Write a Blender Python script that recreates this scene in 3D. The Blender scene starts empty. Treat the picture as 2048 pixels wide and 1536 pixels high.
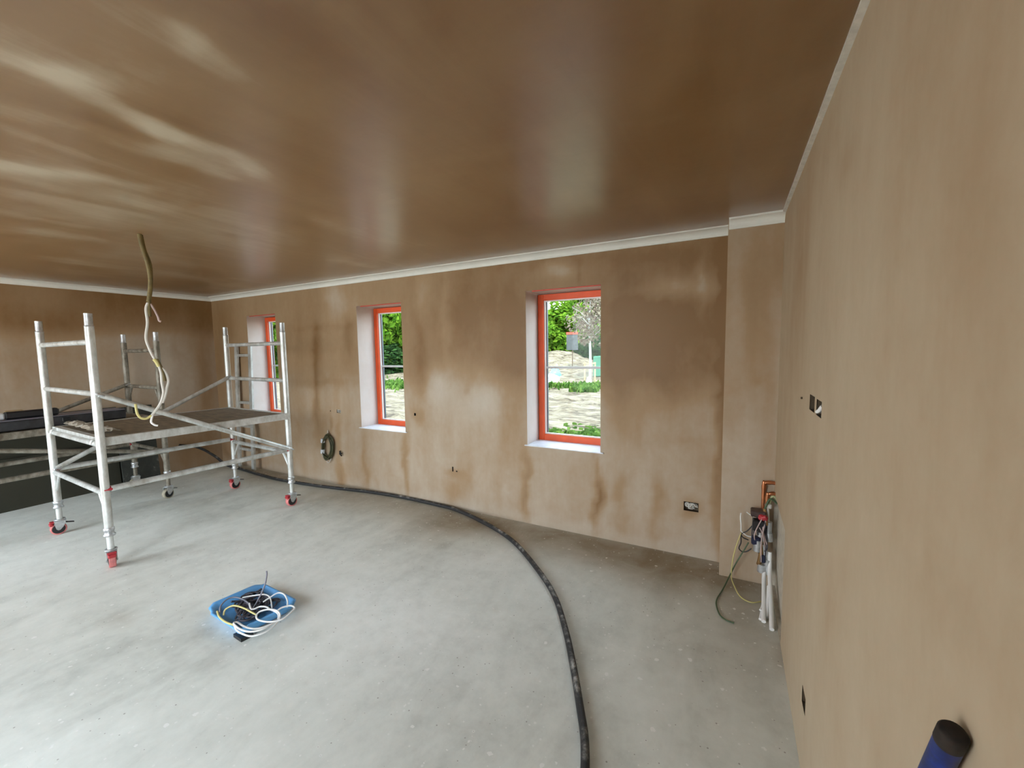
import bpy, math, random
import numpy as np
from mathutils import Vector, Matrix

# ------------------------------------------------------------------ camera
S = bpy.context.scene
COL = S.collection
F_PX, YAW, PITCH, ROLL, CAM_H = 823.4, 0.4912, 0.0824, -0.0153, 1.5063


def cam_basis():
    w = np.array([-math.sin(YAW) * math.cos(PITCH), math.cos(YAW) * math.cos(PITCH), -math.sin(PITCH)])
    r0 = np.cross(w, [0, 0, 1]); r0 /= np.linalg.norm(r0)
    u0 = np.cross(r0, w)
    r = math.cos(ROLL) * r0 + math.sin(ROLL) * u0
    u = -math.sin(ROLL) * r0 + math.cos(ROLL) * u0
    return r, u, w


CR, CU, CW = cam_basis()
CPOS = np.array([0, 0, CAM_H])
cd = bpy.data.cameras.new('camera')
cam = bpy.data.objects.new('camera', cd)
COL.objects.link(cam)
cd.sensor_width = 36
cd.lens = F_PX / 2048 * 36
cd.clip_start = 0.02
cd.clip_end = 300
M4 = Matrix(((CR[0], CU[0], -CW[0], 0), (CR[1], CU[1], -CW[1], 0), (CR[2], CU[2], -CW[2], CAM_H), (0, 0, 0, 1)))
cam.matrix_world = M4
S.camera = cam

# ------------------------------------------------------------------ sky, sun, exposure
S.view_settings.view_transform = 'Standard'
S.view_settings.look = 'None'
S.view_settings.gamma = 1
S.view_settings.use_curve_mapping = False
S.view_settings.exposure = 3.62
wd = bpy.data.worlds.new('sky')
S.world = wd
wd.use_nodes = True
wn = wd.node_tree
bg = wn.nodes['Background']
bg.inputs[1].default_value = 1.0
tc = wn.nodes.new('ShaderNodeTexCoord')
sx = wn.nodes.new('ShaderNodeSeparateXYZ')
rp = wn.nodes.new('ShaderNodeValToRGB')
wn.links.new(tc.outputs['Generated'], sx.inputs[0])
wn.links.new(sx.outputs['Z'], rp.inputs[0])
wn.links.new(rp.outputs[0], bg.inputs[0])
rp.color_ramp.elements[0].position = 0.0
rp.color_ramp.elements[0].color = (0.93, 0.97, 1.0, 1)
rp.color_ramp.elements[1].position = 0.9
rp.color_ramp.elements[1].color = (0.62, 0.80, 1.0, 1)
sd = bpy.data.lights.new('sun', 'SUN')
sd.energy = 1.0
sd.angle = math.radians(4)
sd.color = (1.0, 0.95, 0.86)
sun = bpy.data.objects.new('sun', sd)
COL.objects.link(sun)
sun.rotation_euler = Vector((-0.3, 1.0, -1.8)).to_track_quat('-Z', 'Y').to_euler()
sun.location = (0, -10, 12)
S.cycles.max_bounces = 10
S.cycles.diffuse_bounces = 7
S.cycles.glossy_bounces = 4
S.cycles.transparent_max_bounces = 16
S.cycles.sample_clamp_indirect = 6
S.cycles.use_denoising = True

# room numbers (metres)
XL, XR, YB, YF, ZC = -6.346, 0.252, 3.122, -1.0, 2.285
PX0, PY = -0.041, 2.945        # pier: edge x, face y
Y_OUT = 3.46
WINS = [(-1.529, -0.893), (-3.528, -2.902), (-5.535, -4.935)]
WZ0, WZ1 = 0.688, 1.993
DOORS = [(-6.1, -4.25, 2.24), (-2.95, -1.15, 2.24)]


def portal(name, loc, rot, sx_, sy_):
    l = bpy.data.lights.new(name, 'AREA')
    l.shape = 'RECTANGLE'; l.size = sx_; l.size_y = sy_
    l.cycles.is_portal = True
    o = bpy.data.objects.new(name, l)
    o.location = loc; o.rotation_euler = rot
    COL.objects.link(o)


for DOOR in DOORS:
    portal('door_portal', ((DOOR[0] + DOOR[1]) / 2, YF - 0.32, DOOR[2] / 2), (math.radians(90), 0, 0), DOOR[1] - DOOR[0], DOOR[2])
for a, b in WINS:
    portal('window_portal', ((a + b) / 2, Y_OUT + 0.02, (WZ0 + WZ1) / 2), (math.radians(-90), 0, 0), b - a, WZ1 - WZ0)


# ------------------------------------------------------------------ photo measurements -> points on real planes
def ray(px, py):
    return CW + CR * (px - 1024) / F_PX + CU * (768 - py) / F_PX


def on_z(px, py, z=0.0):
    d = ray(px, py); return CPOS + d * ((z - CAM_H) / d[2])


def on_y(px, py, y):
    d = ray(px, py); return CPOS + d * (y / d[1])


def on_x(px, py, x):
    d = ray(px, py); return CPOS + d * (x / d[0])


# ------------------------------------------------------------------ mesh helpers
class MB:
    def __init__(s):
        s.v, s.f, s.sm, s.mi = [], [], [], []
        s.cur = 0

    def add(s, vs, fs, smooth=False):
        o = len(s.v)
        s.v += [tuple(map(float, p)) for p in vs]
        for f in fs:
            s.f.append([i + o for i in f]); s.sm.append(smooth); s.mi.append(s.cur)
        return s

    def box(s, c, d, R=None, bevel=0.0):
        c = Vector(c); hx, hy, hz = d[0] / 2, d[1] / 2, d[2] / 2
        if bevel <= 0:
            P = [Vector((x, y, z)) for x in (-hx, hx) for y in (-hy, hy) for z in (-hz, hz)]
            F = [(0, 1, 3, 2), (4, 6, 7, 5), (0, 4, 5, 1), (2, 3, 7, 6), (0, 2, 6, 4), (1, 5, 7, 3)]
        else:
            b = min(bevel, hx * .9, hy * .9, hz * .9)
            P, idx = [], {}
            for sx_ in (-1, 1):
                for sy_ in (-1, 1):
                    for sz_ in (-1, 1):
                        for ax in range(3):
                            q = [sx_ * (hx - b), sy_ * (hy - b), sz_ * (hz - b)]
                            q[ax] = (sx_ * hx, sy_ * hy, sz_ * hz)[ax]
                            idx[(sx_, sy_, sz_, ax)] = len(P); P.append(Vector(q))
            F = []
            for ax in range(3):
                o1, o2 = [(1, 2), (0, 2), (0, 1)][ax]
                for sg in (-1, 1):
                    f = []
                    for a, b2 in ((-1, -1), (1, -1), (1, 1), (-1, 1)):
                        k = [0, 0, 0]; k[ax] = sg; k[o1] = a; k[o2] = b2
                        f.append(idx[tuple(k) + (ax,)])
                    F.append(f)
            for ax in range(3):
                o1, o2 = [(1, 2), (0, 2), (0, 1)][ax]
                for a in (-1, 1):
                    for b2 in (-1, 1):
                        k0 = [0, 0, 0]; k0[ax] = -1; k0[o1] = a; k0[o2] = b2
                        k1 = list(k0); k1[ax] = 1
                        F.append([idx[tuple(k0) + (o1,)], idx[tuple(k1) + (o1,)], idx[tuple(k1) + (o2,)], idx[tuple(k0) + (o2,)]])
            for k in [(a, b2, c2) for a in (-1, 1) for b2 in (-1, 1) for c2 in (-1, 1)]:
                F.append([idx[k + (0,)], idx[k + (1,)], idx[k + (2,)]])
        if R is not None:
            P = [R @ p for p in P]
        return s.add([c + p for p in P], F)

    def tube(s, pts, r, n=12, caps=True, closed=False):
        pts = [Vector(p) for p in pts]
        m = len(pts)
        rs = r if isinstance(r, (list, tuple)) else [r] * m
        T = []
        for i in range(m):
            if closed:
                t = pts[(i + 1) % m] - pts[i - 1]
            else:
                t = pts[min(i + 1, m - 1)] - pts[max(i - 1, 0)]
            T.append(t.normalized() if t.length > 1e-9 else Vector((0, 0, 1)))
        up = Vector((0, 0, 1)) if abs(T[0].z) < .9 else Vector((1, 0, 0))
        nrm = T[0].cross(up).normalized()
        V = []
        for i in range(m):
            nrm = (nrm - T[i] * nrm.dot(T[i]))
            nrm = nrm.normalized() if nrm.length > 1e-6 else T[i].orthogonal().normalized()
            bn = T[i].cross(nrm)
            for k in range(n):
                a = 2 * math.pi * k / n
                V.append(pts[i] + (nrm * math.cos(a) + bn * math.sin(a)) * rs[i])
        Fs = []
        for i in range(m if closed else m - 1):
            j = (i + 1) % m
            for k in range(n):
                k2 = (k + 1) % n
                Fs.append((i * n + k, i * n + k2, j * n + k2, j * n + k))
        s.add(V, Fs, True)
        if caps and not closed:
            s.add([V[k] for k in range(n)][::-1], [tuple(range(n))])
            s.add([V[(m - 1) * n + k] for k in range(n)], [tuple(range(n))])
        return s

    def lathe(s, prof, c=(0, 0, 0), R=None, n=24, smooth=True):
        # profile (r, z) about local z
        c = Vector(c); V = []
        for r_, z in prof:
            for k in range(n):
                a = 2 * math.pi * k / n
                p = Vector((r_ * math.cos(a), r_ * math.sin(a), z))
                V.append(c + (R @ p if R is not None else p))
        Fs = []
        for i in range(len(prof) - 1):
            for k in range(n):
                k2 = (k + 1) % n
                Fs.append((i * n + k, i * n + k2, (i + 1) * n + k2, (i + 1) * n + k))
        return s.add(V, Fs, smooth)

    def prism(s, poly, axis_from, axis_to):
        # poly: list of 3D points (a closed outline), extruded by vector
        ex = Vector(axis_to) - Vector(axis_from)
        n = len(poly)
        V = [Vector(p) for p in poly] + [Vector(p) + ex for p in poly]
        Fs = [tuple(range(n))[::-1], tuple(range(n, 2 * n))]
        for i in range(n):
            j = (i + 1) % n
            Fs.append((i, j, n + j, n + i))
        return s.add(V, Fs)

    def build(s, name, mats, parent=None, loc=None, label=None):
        me = bpy.data.meshes.new(name)
        off = Vector((0, 0, 0))
        if parent is not None:
            off = world_loc(parent)
        elif loc is not None:
            off = Vector(loc)
        me.from_pydata([(x - off.x, y - off.y, z - off.z) for x, y, z in s.v], [], s.f)
        me.polygons.foreach_set('use_smooth', s.sm)
        if not isinstance(mats, (list, tuple)):
            mats = [mats]
        for m in mats:
            me.materials.append(m)
        me.polygons.foreach_set('material_index', s.mi)
        me.update()
        o = bpy.data.objects.new(name, me)
        COL.objects.link(o)
        if parent is not None:
            o.parent = parent
        else:
            o.location = off
        if label:
            o['label'] = label
        return o


def world_loc(o):
    p = Vector((0, 0, 0))
    while o is not None:
        p += o.location
        o = o.parent
    return p


def thing(name, label, cat, loc=(0, 0, 0), group=None):
    o = bpy.data.objects.new(name, None)
    o.empty_display_size = .05
    o.location = loc
    COL.objects.link(o)
    o['label'] = label; o['category'] = cat
    if group: o['group'] = group
    return o


def tag(o, label, cat, group=None, kind=None):
    o['label'] = label; o['category'] = cat
    if group: o['group'] = group
    if kind: o['kind'] = kind
    return o


def structure(o):
    o['kind'] = 'structure'
    return o


def smooth_path(pts, n=8, closed=False):
    P = [Vector(p) for p in pts]
    m = len(P); out = []
    rng = range(m) if closed else range(m - 1)
    for i in rng:
        p0 = P[i - 1] if (i > 0 or closed) else P[0]
        p1 = P[i]; p2 = P[(i + 1) % m]
        p3 = P[(i + 2) % m] if (closed or i + 2 < m) else P[-1]
        for k in range(n):
            t = k / n
            out.append(.5 * ((2 * p1) + (p2 - p0) * t + (2 * p0 - 5 * p1 + 4 * p2 - p3) * t * t + (3 * p1 - p0 - 3 * p2 + p3) * t ** 3))
    if not closed:
        out.append(P[-1])
    return out


# ------------------------------------------------------------------ materials
def new_mat(name):
    m = bpy.data.materials.new(name); m.use_nodes = True
    nt = m.node_tree
    return m, nt, nt.nodes['Principled BSDF']


def N(nt, typ, **kw):
    n = nt.nodes.new('ShaderNode' + typ)
    for k, v in kw.items():
        setattr(n, k, v)
    return n


def mix_col(nt, fac, a, b, blend='MIX'):
    n = N(nt, 'Mix', data_type='RGBA', blend_type=blend)
    for i, x in ((0, fac), (6, a), (7, b)):
        if hasattr(x, 'is_linked'):
            nt.links.new(x, n.inputs[i])
        elif i == 0:
            n.inputs[0].default_value = x
        else:
            n.inputs[i].default_value = (*x, 1)
    return n.outputs[2]


def math_n(nt, op, a, b=None, clamp=False):
    n = N(nt, 'Math', operation=op, use_clamp=clamp)
    for i, x in ((0, a), (1, b)):
        if x is None: continue
        if hasattr(x, 'is_linked'): nt.links.new(x, n.inputs[i])
        else: n.inputs[i].default_value = x
    return n.outputs[0]


def noise(nt, scale, detail=4, rough=.55, vec=None, dist=0.0):
    n = N(nt, 'TexNoise')
    n.inputs['Scale'].default_value = scale
    n.inputs['Detail'].default_value = detail
    n.inputs['Roughness'].default_value = rough
    n.inputs['Distortion'].default_value = dist
    if vec is not None: nt.links.new(vec, n.inputs['Vector'])
    return n.outputs['Fac']


def obj_vec(nt, scale=(1, 1, 1)):
    t = N(nt, 'TexCoord'); mp = N(nt, 'Mapping')
    mp.inputs['Scale'].default_value = scale
    nt.links.new(t.outputs['Object'], mp.inputs['Vector'])
    return mp.outputs[0]


def ramp(nt, fac, stops):
    r = N(nt, 'ValToRGB')
    el = r.color_ramp.elements
    while len(el) < len(stops): el.new(.5)
    for e, (p, c) in zip(el, stops):
        e.position = p; e.color = (*c, 1) if len(c) == 3 else c
    nt.links.new(fac, r.inputs[0])
    return r.outputs[0]


def bump(nt, bsdf, h, strength=.3, dist=.01):
    b = N(nt, 'Bump')
    b.inputs['Strength'].default_value = strength
    b.inputs['Distance'].default_value = dist
    nt.links.new(h, b.inputs['Height'])
    nt.links.new(b.outputs[0], bsdf.inputs['Normal'])


def plain(name, col, rough=.6, metal=0.0, var=0.0, scale=12, spec=.5):
    m, nt, b = new_mat(name)
    b.inputs['Roughness'].default_value = rough
    b.inputs['Metallic'].default_value = metal
    b.inputs['Specular IOR Level'].default_value = spec
    if var > 0:
        f = noise(nt, scale, 5, .6, obj_vec(nt))
        a = tuple(c * (1 - var) for c in col); d = tuple(min(1, c * (1 + var)) for c in col)
        nt.links.new(ramp(nt, f, [(.3, a), (.7, d)]), b.inputs['Base Color'])
    else:
        b.inputs['Base Color'].default_value = (*col, 1)
    return m


def plaster(name, dry, mid, wet, nscale=(1.6, 1.6, .9), amt=.5, r_dry=.85, r_wet=.5, streak=True, spec=.4, bstr=.12, arcs=False):
    """fresh gypsum plaster: the 'wet' attribute says how far each place has dried (on the ceiling, painted reflections too)"""
    m, nt, b = new_mat(name)
    at = N(nt, 'Attribute', attribute_name='wet')
    v = obj_vec(nt, nscale)
    n1 = noise(nt, 1.6, 6, .6, v, .6)
    w = math_n(nt, 'MULTIPLY', math_n(nt, 'SUBTRACT', n1, .5), amt)
    w = math_n(nt, 'ADD', w, at.outputs['Fac'])
    if streak:
        n2 = noise(nt, 3.0, 4, .6, obj_vec(nt, (2.5, 2.5, .35)), .3)
        w = math_n(nt, 'ADD', w, math_n(nt, 'MULTIPLY', math_n(nt, 'SUBTRACT', n2, .5), amt * .6))
    if arcs:   # trowel strokes
        t_ = N(nt, 'TexCoord'); mp = N(nt, 'Mapping')
        mp.inputs['Scale'].default_value = (2.6, .55, 1)
        nt.links.new(t_.outputs['Object'], mp.inputs['Vector'])
        n4 = noise(nt, 1.5, 7, .6, mp.outputs[0], .9)
        b.inputs['Coat Weight'].default_value = .7
        b.inputs['Coat Roughness'].default_value = .30
        w = math_n(nt, 'ADD', w, math_n(nt, 'MULTIPLY', math_n(nt, 'SUBTRACT', n4, .5), 1.0))
    else:
        n5 = noise(nt, 7, 5, .6, obj_vec(nt, (1, 1, .9)), .8)
        w = math_n(nt, 'ADD', w, math_n(nt, 'MULTIPLY', math_n(nt, 'SUBTRACT', n5, .5), .16))
    n3 = noise(nt, 22, 6, .65, obj_vec(nt, (1, 1, .8)))
    w = math_n(nt, 'ADD', w, math_n(nt, 'MULTIPLY', math_n(nt, 'SUBTRACT', n3, .5), .14), True)
    c = ramp(nt, w, [(0.0, dry), (.5, mid), (1.0, wet)])
    nt.links.new(c, b.inputs['Base Color'])
    mr = N(nt, 'MapRange')
    mr.inputs[3].default_value = r_dry; mr.inputs[4].default_value = r_wet
    nt.links.new(w, mr.inputs[0]); nt.links.new(mr.outputs[0], b.inputs['Roughness'])
    b.inputs['Specular IOR Level'].default_value = spec
    h = noise(nt, 5, 5, .55, obj_vec(nt, (1, 1.6, 1)), 1.2)
    bump(nt, b, h, bstr, .01)
    return m


DRY, MID, WET = (.50, .44, .36), (.35, .235, .132), (.215, .115, .040)
M = {}
M['wall_plaster'] = plaster('wall_plaster', DRY, MID, WET, amt=.42)
M['right_plaster'] = plaster('right_plaster', (.50, .42, .30), MID, WET, amt=.40)
M['ceil_plaster'] = plaster('ceil_plaster', (.46, .385, .27), (.24, .138, .055), (.16, .072, .015),
                            nscale=(.8, 1.5, 1), amt=.62, r_dry=.37, r_wet=.305, streak=False, spec=.85, bstr=.07, arcs=True)
M['reveal'] = plaster('reveal_plaster', (.66, .63, .62), (.52, .42, .35), WET, amt=.2)  # daylight on the reveals is put into this paler plaster
M['cornice'] = plain('coving_card', (.70, .69, .63), .8, var=.06, scale=5)
M['sill'] = plain('white_sill', (.75, .78, .84), .5, var=.12, scale=9)
M['bead'] = plain('bead_pale', (.55, .52, .45), .8, var=.15, scale=30)
M['orange'] = plain('orange_wood', (.72, .085, .012), .45, var=.12, scale=6)
M['red_strip'] = plain('red_strip', (.55, .06, .03), .5)
M['putty'] = plain('white_bead', (.75, .75, .74), .5)
M['spacer'] = plain('spacer_dark', (.10, .12, .14), .4, metal=.4)
M['bar'] = plain('glazing_bar_grey', (.55, .56, .56), .4)
M['steel'] = plain('galvanised', (.55, .57, .58), .42, metal=.75, var=.25, scale=30)
M['black'] = plain('black_plastic', (.012, .012, .014), .45)
M['black_dusty'] = plain('black_dusty', (.022, .023, .026), .6, var=.9, scale=9)
M['red'] = plain('red_plastic', (.42, .03, .04), .45)
M['pinkred'] = plain('worn_red_tyre', (.62, .20, .19), .65, var=.35, scale=25)
M['tyre_grey'] = plain('worn_cream_tyre', (.36, .33, .25), .7, var=.3, scale=25)
M['white'] = plain('white_cable', (.80, .80, .78), .45)
M['greywhite'] = plain('grey_sheath', (.55, .53, .48), .5)
M['yellow'] = plain('yellow_cable', (.56, .50, .20), .5)
M['olive'] = plain('olive_cable', (.15, .11, .035), .6, var=.4, scale=20)
M['green'] = plain('green_cable', (.06, .10, .045), .5)
M['coilgreen'] = plain('olive_green_cable', (.055, .055, .022), .5, var=.5, scale=30)
M['darkcable'] = plain('dark_cable', (.045, .042, .055), .5)
M['greycable'] = plain('grey_cable', (.19, .19, .23), .5)
M['copper'] = plain('copper', (.62, .25, .12), .28, metal=.95, var=.25, scale=20)
M['brass'] = plain('brass', (.45, .27, .12), .35, metal=.9, var=.3, scale=40)
M['blue'] = plain('blue_tray', (.13, .38, .72), .42, var=.12, scale=8)
M['bluepole'] = plain('blue_paint', (.004, .020, .15), .42, var=.6, scale=45)
M['rustcap'] = plain('worn_dark_cap', (.016, .010, .006), .8, var=.7, scale=60)
M['pink'] = plain('pinkish_sheath', (.50, .38, .36), .5)
M['wood'] = plain('pale_wood', (.36, .27, .15), .7, var=.2, scale=8)
M['bark'] = plain('bark', (.10, .075, .05), .9, var=.4, scale=12)
M['whitebark'] = plain('white_bark', (.42, .41, .38), .8, var=.1, scale=10)
M['darkbox'] = plain('box_steel_inside', (.085, .060, .035), .6, metal=.3, var=.35, scale=40)
M['brick'] = plain('outside_brick', (.35, .18, .12), .9, var=.2, scale=6)
M['slate'] = plain('roof_slate', (.10, .10, .11), .8, var=.2, scale=4)
M['tapegrey'] = plain('silver_tape', (.62, .66, .70), .35)
M['mortar'] = plain('bare_block', (.48, .44, .36), .9, var=.2, scale=25)

# dusty aluminium
m, nt, b = new_mat('dusty_aluminium')
f = noise(nt, 14, 6, .65, obj_vec(nt, (1, 1, .5)))
nt.links.new(ramp(nt, f, [(.30, (.42, .42, .38)), (.62, (.74, .77, .76))]), b.inputs['Base Color'])
b.inputs['Metallic'].default_value = .5
b.inputs['Roughness'].default_value = .42
M['alu'] = m
m, nt, b = new_mat('dark_aluminium')  # darker, browner aluminium for the second tower
f = noise(nt, 12, 6, .65, obj_vec(nt, (1, 1, .5)))
nt.links.new(ramp(nt, f, [(.35, (.12, .10, .07)), (.66, (.40, .38, .32))]), b.inputs['Base Color'])
b.inputs['Metallic'].default_value = .4
b.inputs['Roughness'].default_value = .55
M['alu_dark'] = m
# scaffold deck: plywood, dusty
m, nt, b = new_mat('deck_plywood')
f = noise(nt, 3, 7, .6, obj_vec(nt, (2, 9, 1)), .5)
nt.links.new(ramp(nt, f, [(.3, (.10, .070, .040)), (.6, (.21, .16, .095)), (.8, (.33, .28, .20))]), b.inputs['Base Color'])
b.inputs['Roughness'].default_value = .75
M['deck'] = m
# moisture board, green
m, nt, b = new_mat('green_board')
f = noise(nt, 2.0, 6, .6, obj_vec(nt))
c1 = ramp(nt, f, [(.3, (.018, .018, .009)), (.7, (.032, .031, .018))])
nt.links.new(c1, b.inputs['Base Color'])
b.inputs['Roughness'].default_value = .7
M['board'] = m
m, nt, b = new_mat('splattered_board')
f = noise(nt, 7.0, 7, .7, obj_vec(nt, (1, 1, .8)), .8)
c1 = ramp(nt, f, [(.45, (.026, .030, .025)), (.60, (.042, .045, .038)), (.68, (.16, .16, .14))])
nt.links.new(c1, b.inputs['Base Color'])
b.inputs['Roughness'].default_value = .7
M['board_splat'] = m
# black pipe with plaster dust on top
m, nt, b = new_mat('dusty_black_pipe')
f = noise(nt, 16, 7, .7, obj_vec(nt), .3)
geo = N(nt, 'NewGeometry'); sp = N(nt, 'SeparateXYZ')
nt.links.new(geo.outputs['Normal'], sp.inputs[0])
k = math_n(nt, 'MULTIPLY', f, math_n(nt, 'ADD', math_n(nt, 'MULTIPLY', sp.outputs['Z'], .35), .75))
nt.links.new(ramp(nt, k, [(.48, (.018, .018, .019)), (.58, (.09, .088, .08)), (.72, (.40, .39, .36))]), b.inputs['Base Color'])
b.inputs['Roughness'].default_value = .6
M['pipe'] = m
# concrete floor
m, nt, b = new_mat('screed_floor')
at = N(nt, 'Attribute', attribute_name='wet')
v = obj_vec(nt)
f1 = noise(nt, 1.1, 6, .6, v, .4)
f2 = noise(nt, 9, 8, .7, v, .2)
f0 = noise(nt, 2.6, 6, .62, obj_vec(nt, (1.6, .6, 1)), .8)
fm = math_n(nt, 'ADD', math_n(nt, 'MULTIPLY', f1, .45), math_n(nt, 'ADD', math_n(nt, 'MULTIPLY', f2, .25), math_n(nt, 'MULTIPLY', f0, .30)))
c = ramp(nt, fm, [(.36, (.48, .495, .445)), (.5, (.665, .685, .625)), (.62, (.77, .79, .73))])
f3 = noise(nt, 3.2, 7, .65, v, .6)
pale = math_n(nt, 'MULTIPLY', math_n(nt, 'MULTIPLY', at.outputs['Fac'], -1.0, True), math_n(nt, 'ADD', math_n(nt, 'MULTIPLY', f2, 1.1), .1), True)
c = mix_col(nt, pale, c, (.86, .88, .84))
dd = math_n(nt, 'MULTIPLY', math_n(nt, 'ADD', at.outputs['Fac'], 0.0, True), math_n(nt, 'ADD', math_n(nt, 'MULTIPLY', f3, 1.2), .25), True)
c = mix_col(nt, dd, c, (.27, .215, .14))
vo = N(nt, 'TexVoronoi'); vo.inputs['Scale'].default_value = 21
nt.links.new(v, vo.inputs['Vector'])
sz = N(nt, 'SeparateColor'); nt.links.new(vo.outputs['Color'], sz.inputs[0])
f4 = noise(nt, 60, 3, .6, v)
thr = math_n(nt, 'MULTIPLY', math_n(nt, 'POWER', sz.outputs[0], 6.0), .22)
dist_ = math_n(nt, 'ADD', vo.outputs['Distance'], math_n(nt, 'MULTIPLY', math_n(nt, 'SUBTRACT', f4, .5), .5))
fl = math_n(nt, 'LESS_THAN', dist_, thr)
c = mix_col(nt, math_n(nt, 'MULTIPLY', fl, .75), c, (.84, .84, .80))
vo2 = N(nt, 'TexVoronoi'); vo2.inputs['Scale'].default_value = 55
nt.links.new(v, vo2.inputs['Vector'])
sz2 = N(nt, 'SeparateColor'); nt.links.new(vo2.outputs['Color'], sz2.inputs[0])
thr2 = math_n(nt, 'MULTIPLY', math_n(nt, 'POWER', sz2.outputs[1], 9.0), .34)
c = mix_col(nt, math_n(nt, 'MULTIPLY', math_n(nt, 'LESS_THAN', vo2.outputs['Distance'], thr2), .6), c, (.82, .82, .78))
thr3 = math_n(nt, 'MULTIPLY', math_n(nt, 'POWER', sz2.outputs[2], 40.0), .2)
c = mix_col(nt, math_n(nt, 'MULTIPLY', math_n(nt, 'LESS_THAN', vo2.outputs['Distance'], thr3), .6), c, (.16, .13, .10))
nt.links.new(c, b.inputs['Base Color'])
b.inputs['Roughness'].default_value = .62
b.inputs['Specular IOR Level'].default_value = .35
bump(nt, b, f2, .15, .004)
M['floor'] = m
# glass: tinted sealed units in the windows, clear in the doors


def glass_mat(name, tint):
    m, nt, b = new_mat(name)
    nt.nodes.remove(b)
    out = nt.nodes['Material Output']
    tr = N(nt, 'BsdfTransparent'); tr.inputs[0].default_value = (*tint, 1)
    gl = N(nt, 'BsdfGlossy'); gl.inputs['Roughness'].default_value = .02
    lw = N(nt, 'LayerWeight'); lw.inputs[0].default_value = .5
    fr = math_n(nt, 'ADD', math_n(nt, 'MULTIPLY', math_n(nt, 'POWER', lw.outputs['Facing'], 5.0), .4), .008)
    mx = N(nt, 'MixShader')
    nt.links.new(fr, mx.inputs[0]); nt.links.new(tr.outputs[0], mx.inputs[1]); nt.links.new(gl.outputs[0], mx.inputs[2])
    nt.links.new(mx.outputs[0], out.inputs[0])
    return m


M['glass'] = glass_mat('window_glass', (.70, .73, .73))
M['clear_glass'] = glass_mat('door_glass', (.97, .98, .98))
# soil
m, nt, b = new_mat('dry_soil')
v = obj_vec(nt, (.6, 1.5, 1))
f = noise(nt, 3.6, 8, .72, v, .8)
nt.links.new(ramp(nt, f, [(.38, (.045, .029, .015)), (.48, (.15, .115, .068)), (.60, (.26, .22, .15))]), b.inputs['Base Color'])
b.inputs['Roughness'].default_value = .95
bump(nt, b, f, .8, .15)
M['soil'] = m


def leaf_mat(name, c0, c1):
    m, nt, b = new_mat(name)
    g = N(nt, 'NewGeometry')
    c = ramp(nt, g.outputs['Random Per Island'], [(.1, c0), (.9, c1)])
    out = nt.nodes['Material Output']
    nt.nodes.remove(b)
    d = N(nt, 'BsdfDiffuse'); t = N(nt, 'BsdfTranslucent'); mx = N(nt, 'MixShader'); mx.inputs[0].default_value = .4
    nt.links.new(c, d.inputs[0]); nt.links.new(c, t.inputs[0])
    nt.links.new(d.outputs[0], mx.inputs[1]); nt.links.new(t.outputs[0], mx.inputs[2])
    nt.links.new(mx.outputs[0], out.inputs[0])
    return m


M['leaf'] = leaf_mat('bright_leaves', (.042, .115, .010), (.18, .31, .028))
M['leaf_dark'] = leaf_mat('dark_leaves', (.016, .046, .017), (.055, .12, .03))
M['leaf_brown'] = leaf_mat('copper_leaves', (.14, .10, .075), (.28, .245, .18))
M['weed'] = leaf_mat('weed_leaves', (.04, .10, .018), (.12, .20, .04))


# ------------------------------------------------------------------ drying maps from measured stains, with window sheen and a light pool painted in
def smooth01(x, a, b):
    t = np.clip((x - a) / (b - a), 0, 1); return t * t * (3 - 2 * t)


def blob_list(L, fn):
    out = []
    for (x, y, sx_, sy_, amp) in L:
        c = fn(x, y); h = fn(x + sx_, y); w = fn(x, y + sy_)
        out.append((c, np.linalg.norm(h - c), np.linalg.norm(w - c), amp))
    return out


def seg_list(L, fn):
    out = []
    for (p0, p1, wd_, amp) in L:
        a, b_ = fn(*p0), fn(*p1)
        mx_, my_ = (p0[0] + p1[0]) / 2, (p0[1] + p1[1]) / 2
        dx, dy = p1[0] - p0[0], p1[1] - p0[1]; l = math.hypot(dx, dy)
        wd_ *= 1.35; amp *= .85
        c = fn(mx_, my_); w = fn(mx_ - dy / l * wd_, my_ + dx / l * wd_)
        d = b_ - a; d = d / np.linalg.norm(d); o = w - c
        o = o - d * (o @ d)
        out.append((a, b_, max(.015, np.linalg.norm(o)), amp))
    return out


def cuts(a, b, step, extra):
    n = max(1, round((b - a) / step))
    g = list(np.linspace(a, b, n + 1))
    for e in extra:
        if a < e < b: g.append(e)
    g = sorted(g)
    r = [g[0]]
    for x in g[1:]:
        if x - r[-1] > 1e-4: r.append(x)
    ex = set(round(e, 5) for e in extra) | {round(a, 5), round(b, 5)}
    # drop grid lines almost touching a hard edge
    res = [x for x in r if round(x, 5) in ex or min(abs(x - e) for e in ex) > step * .25]
    return np.array(res)


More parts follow.
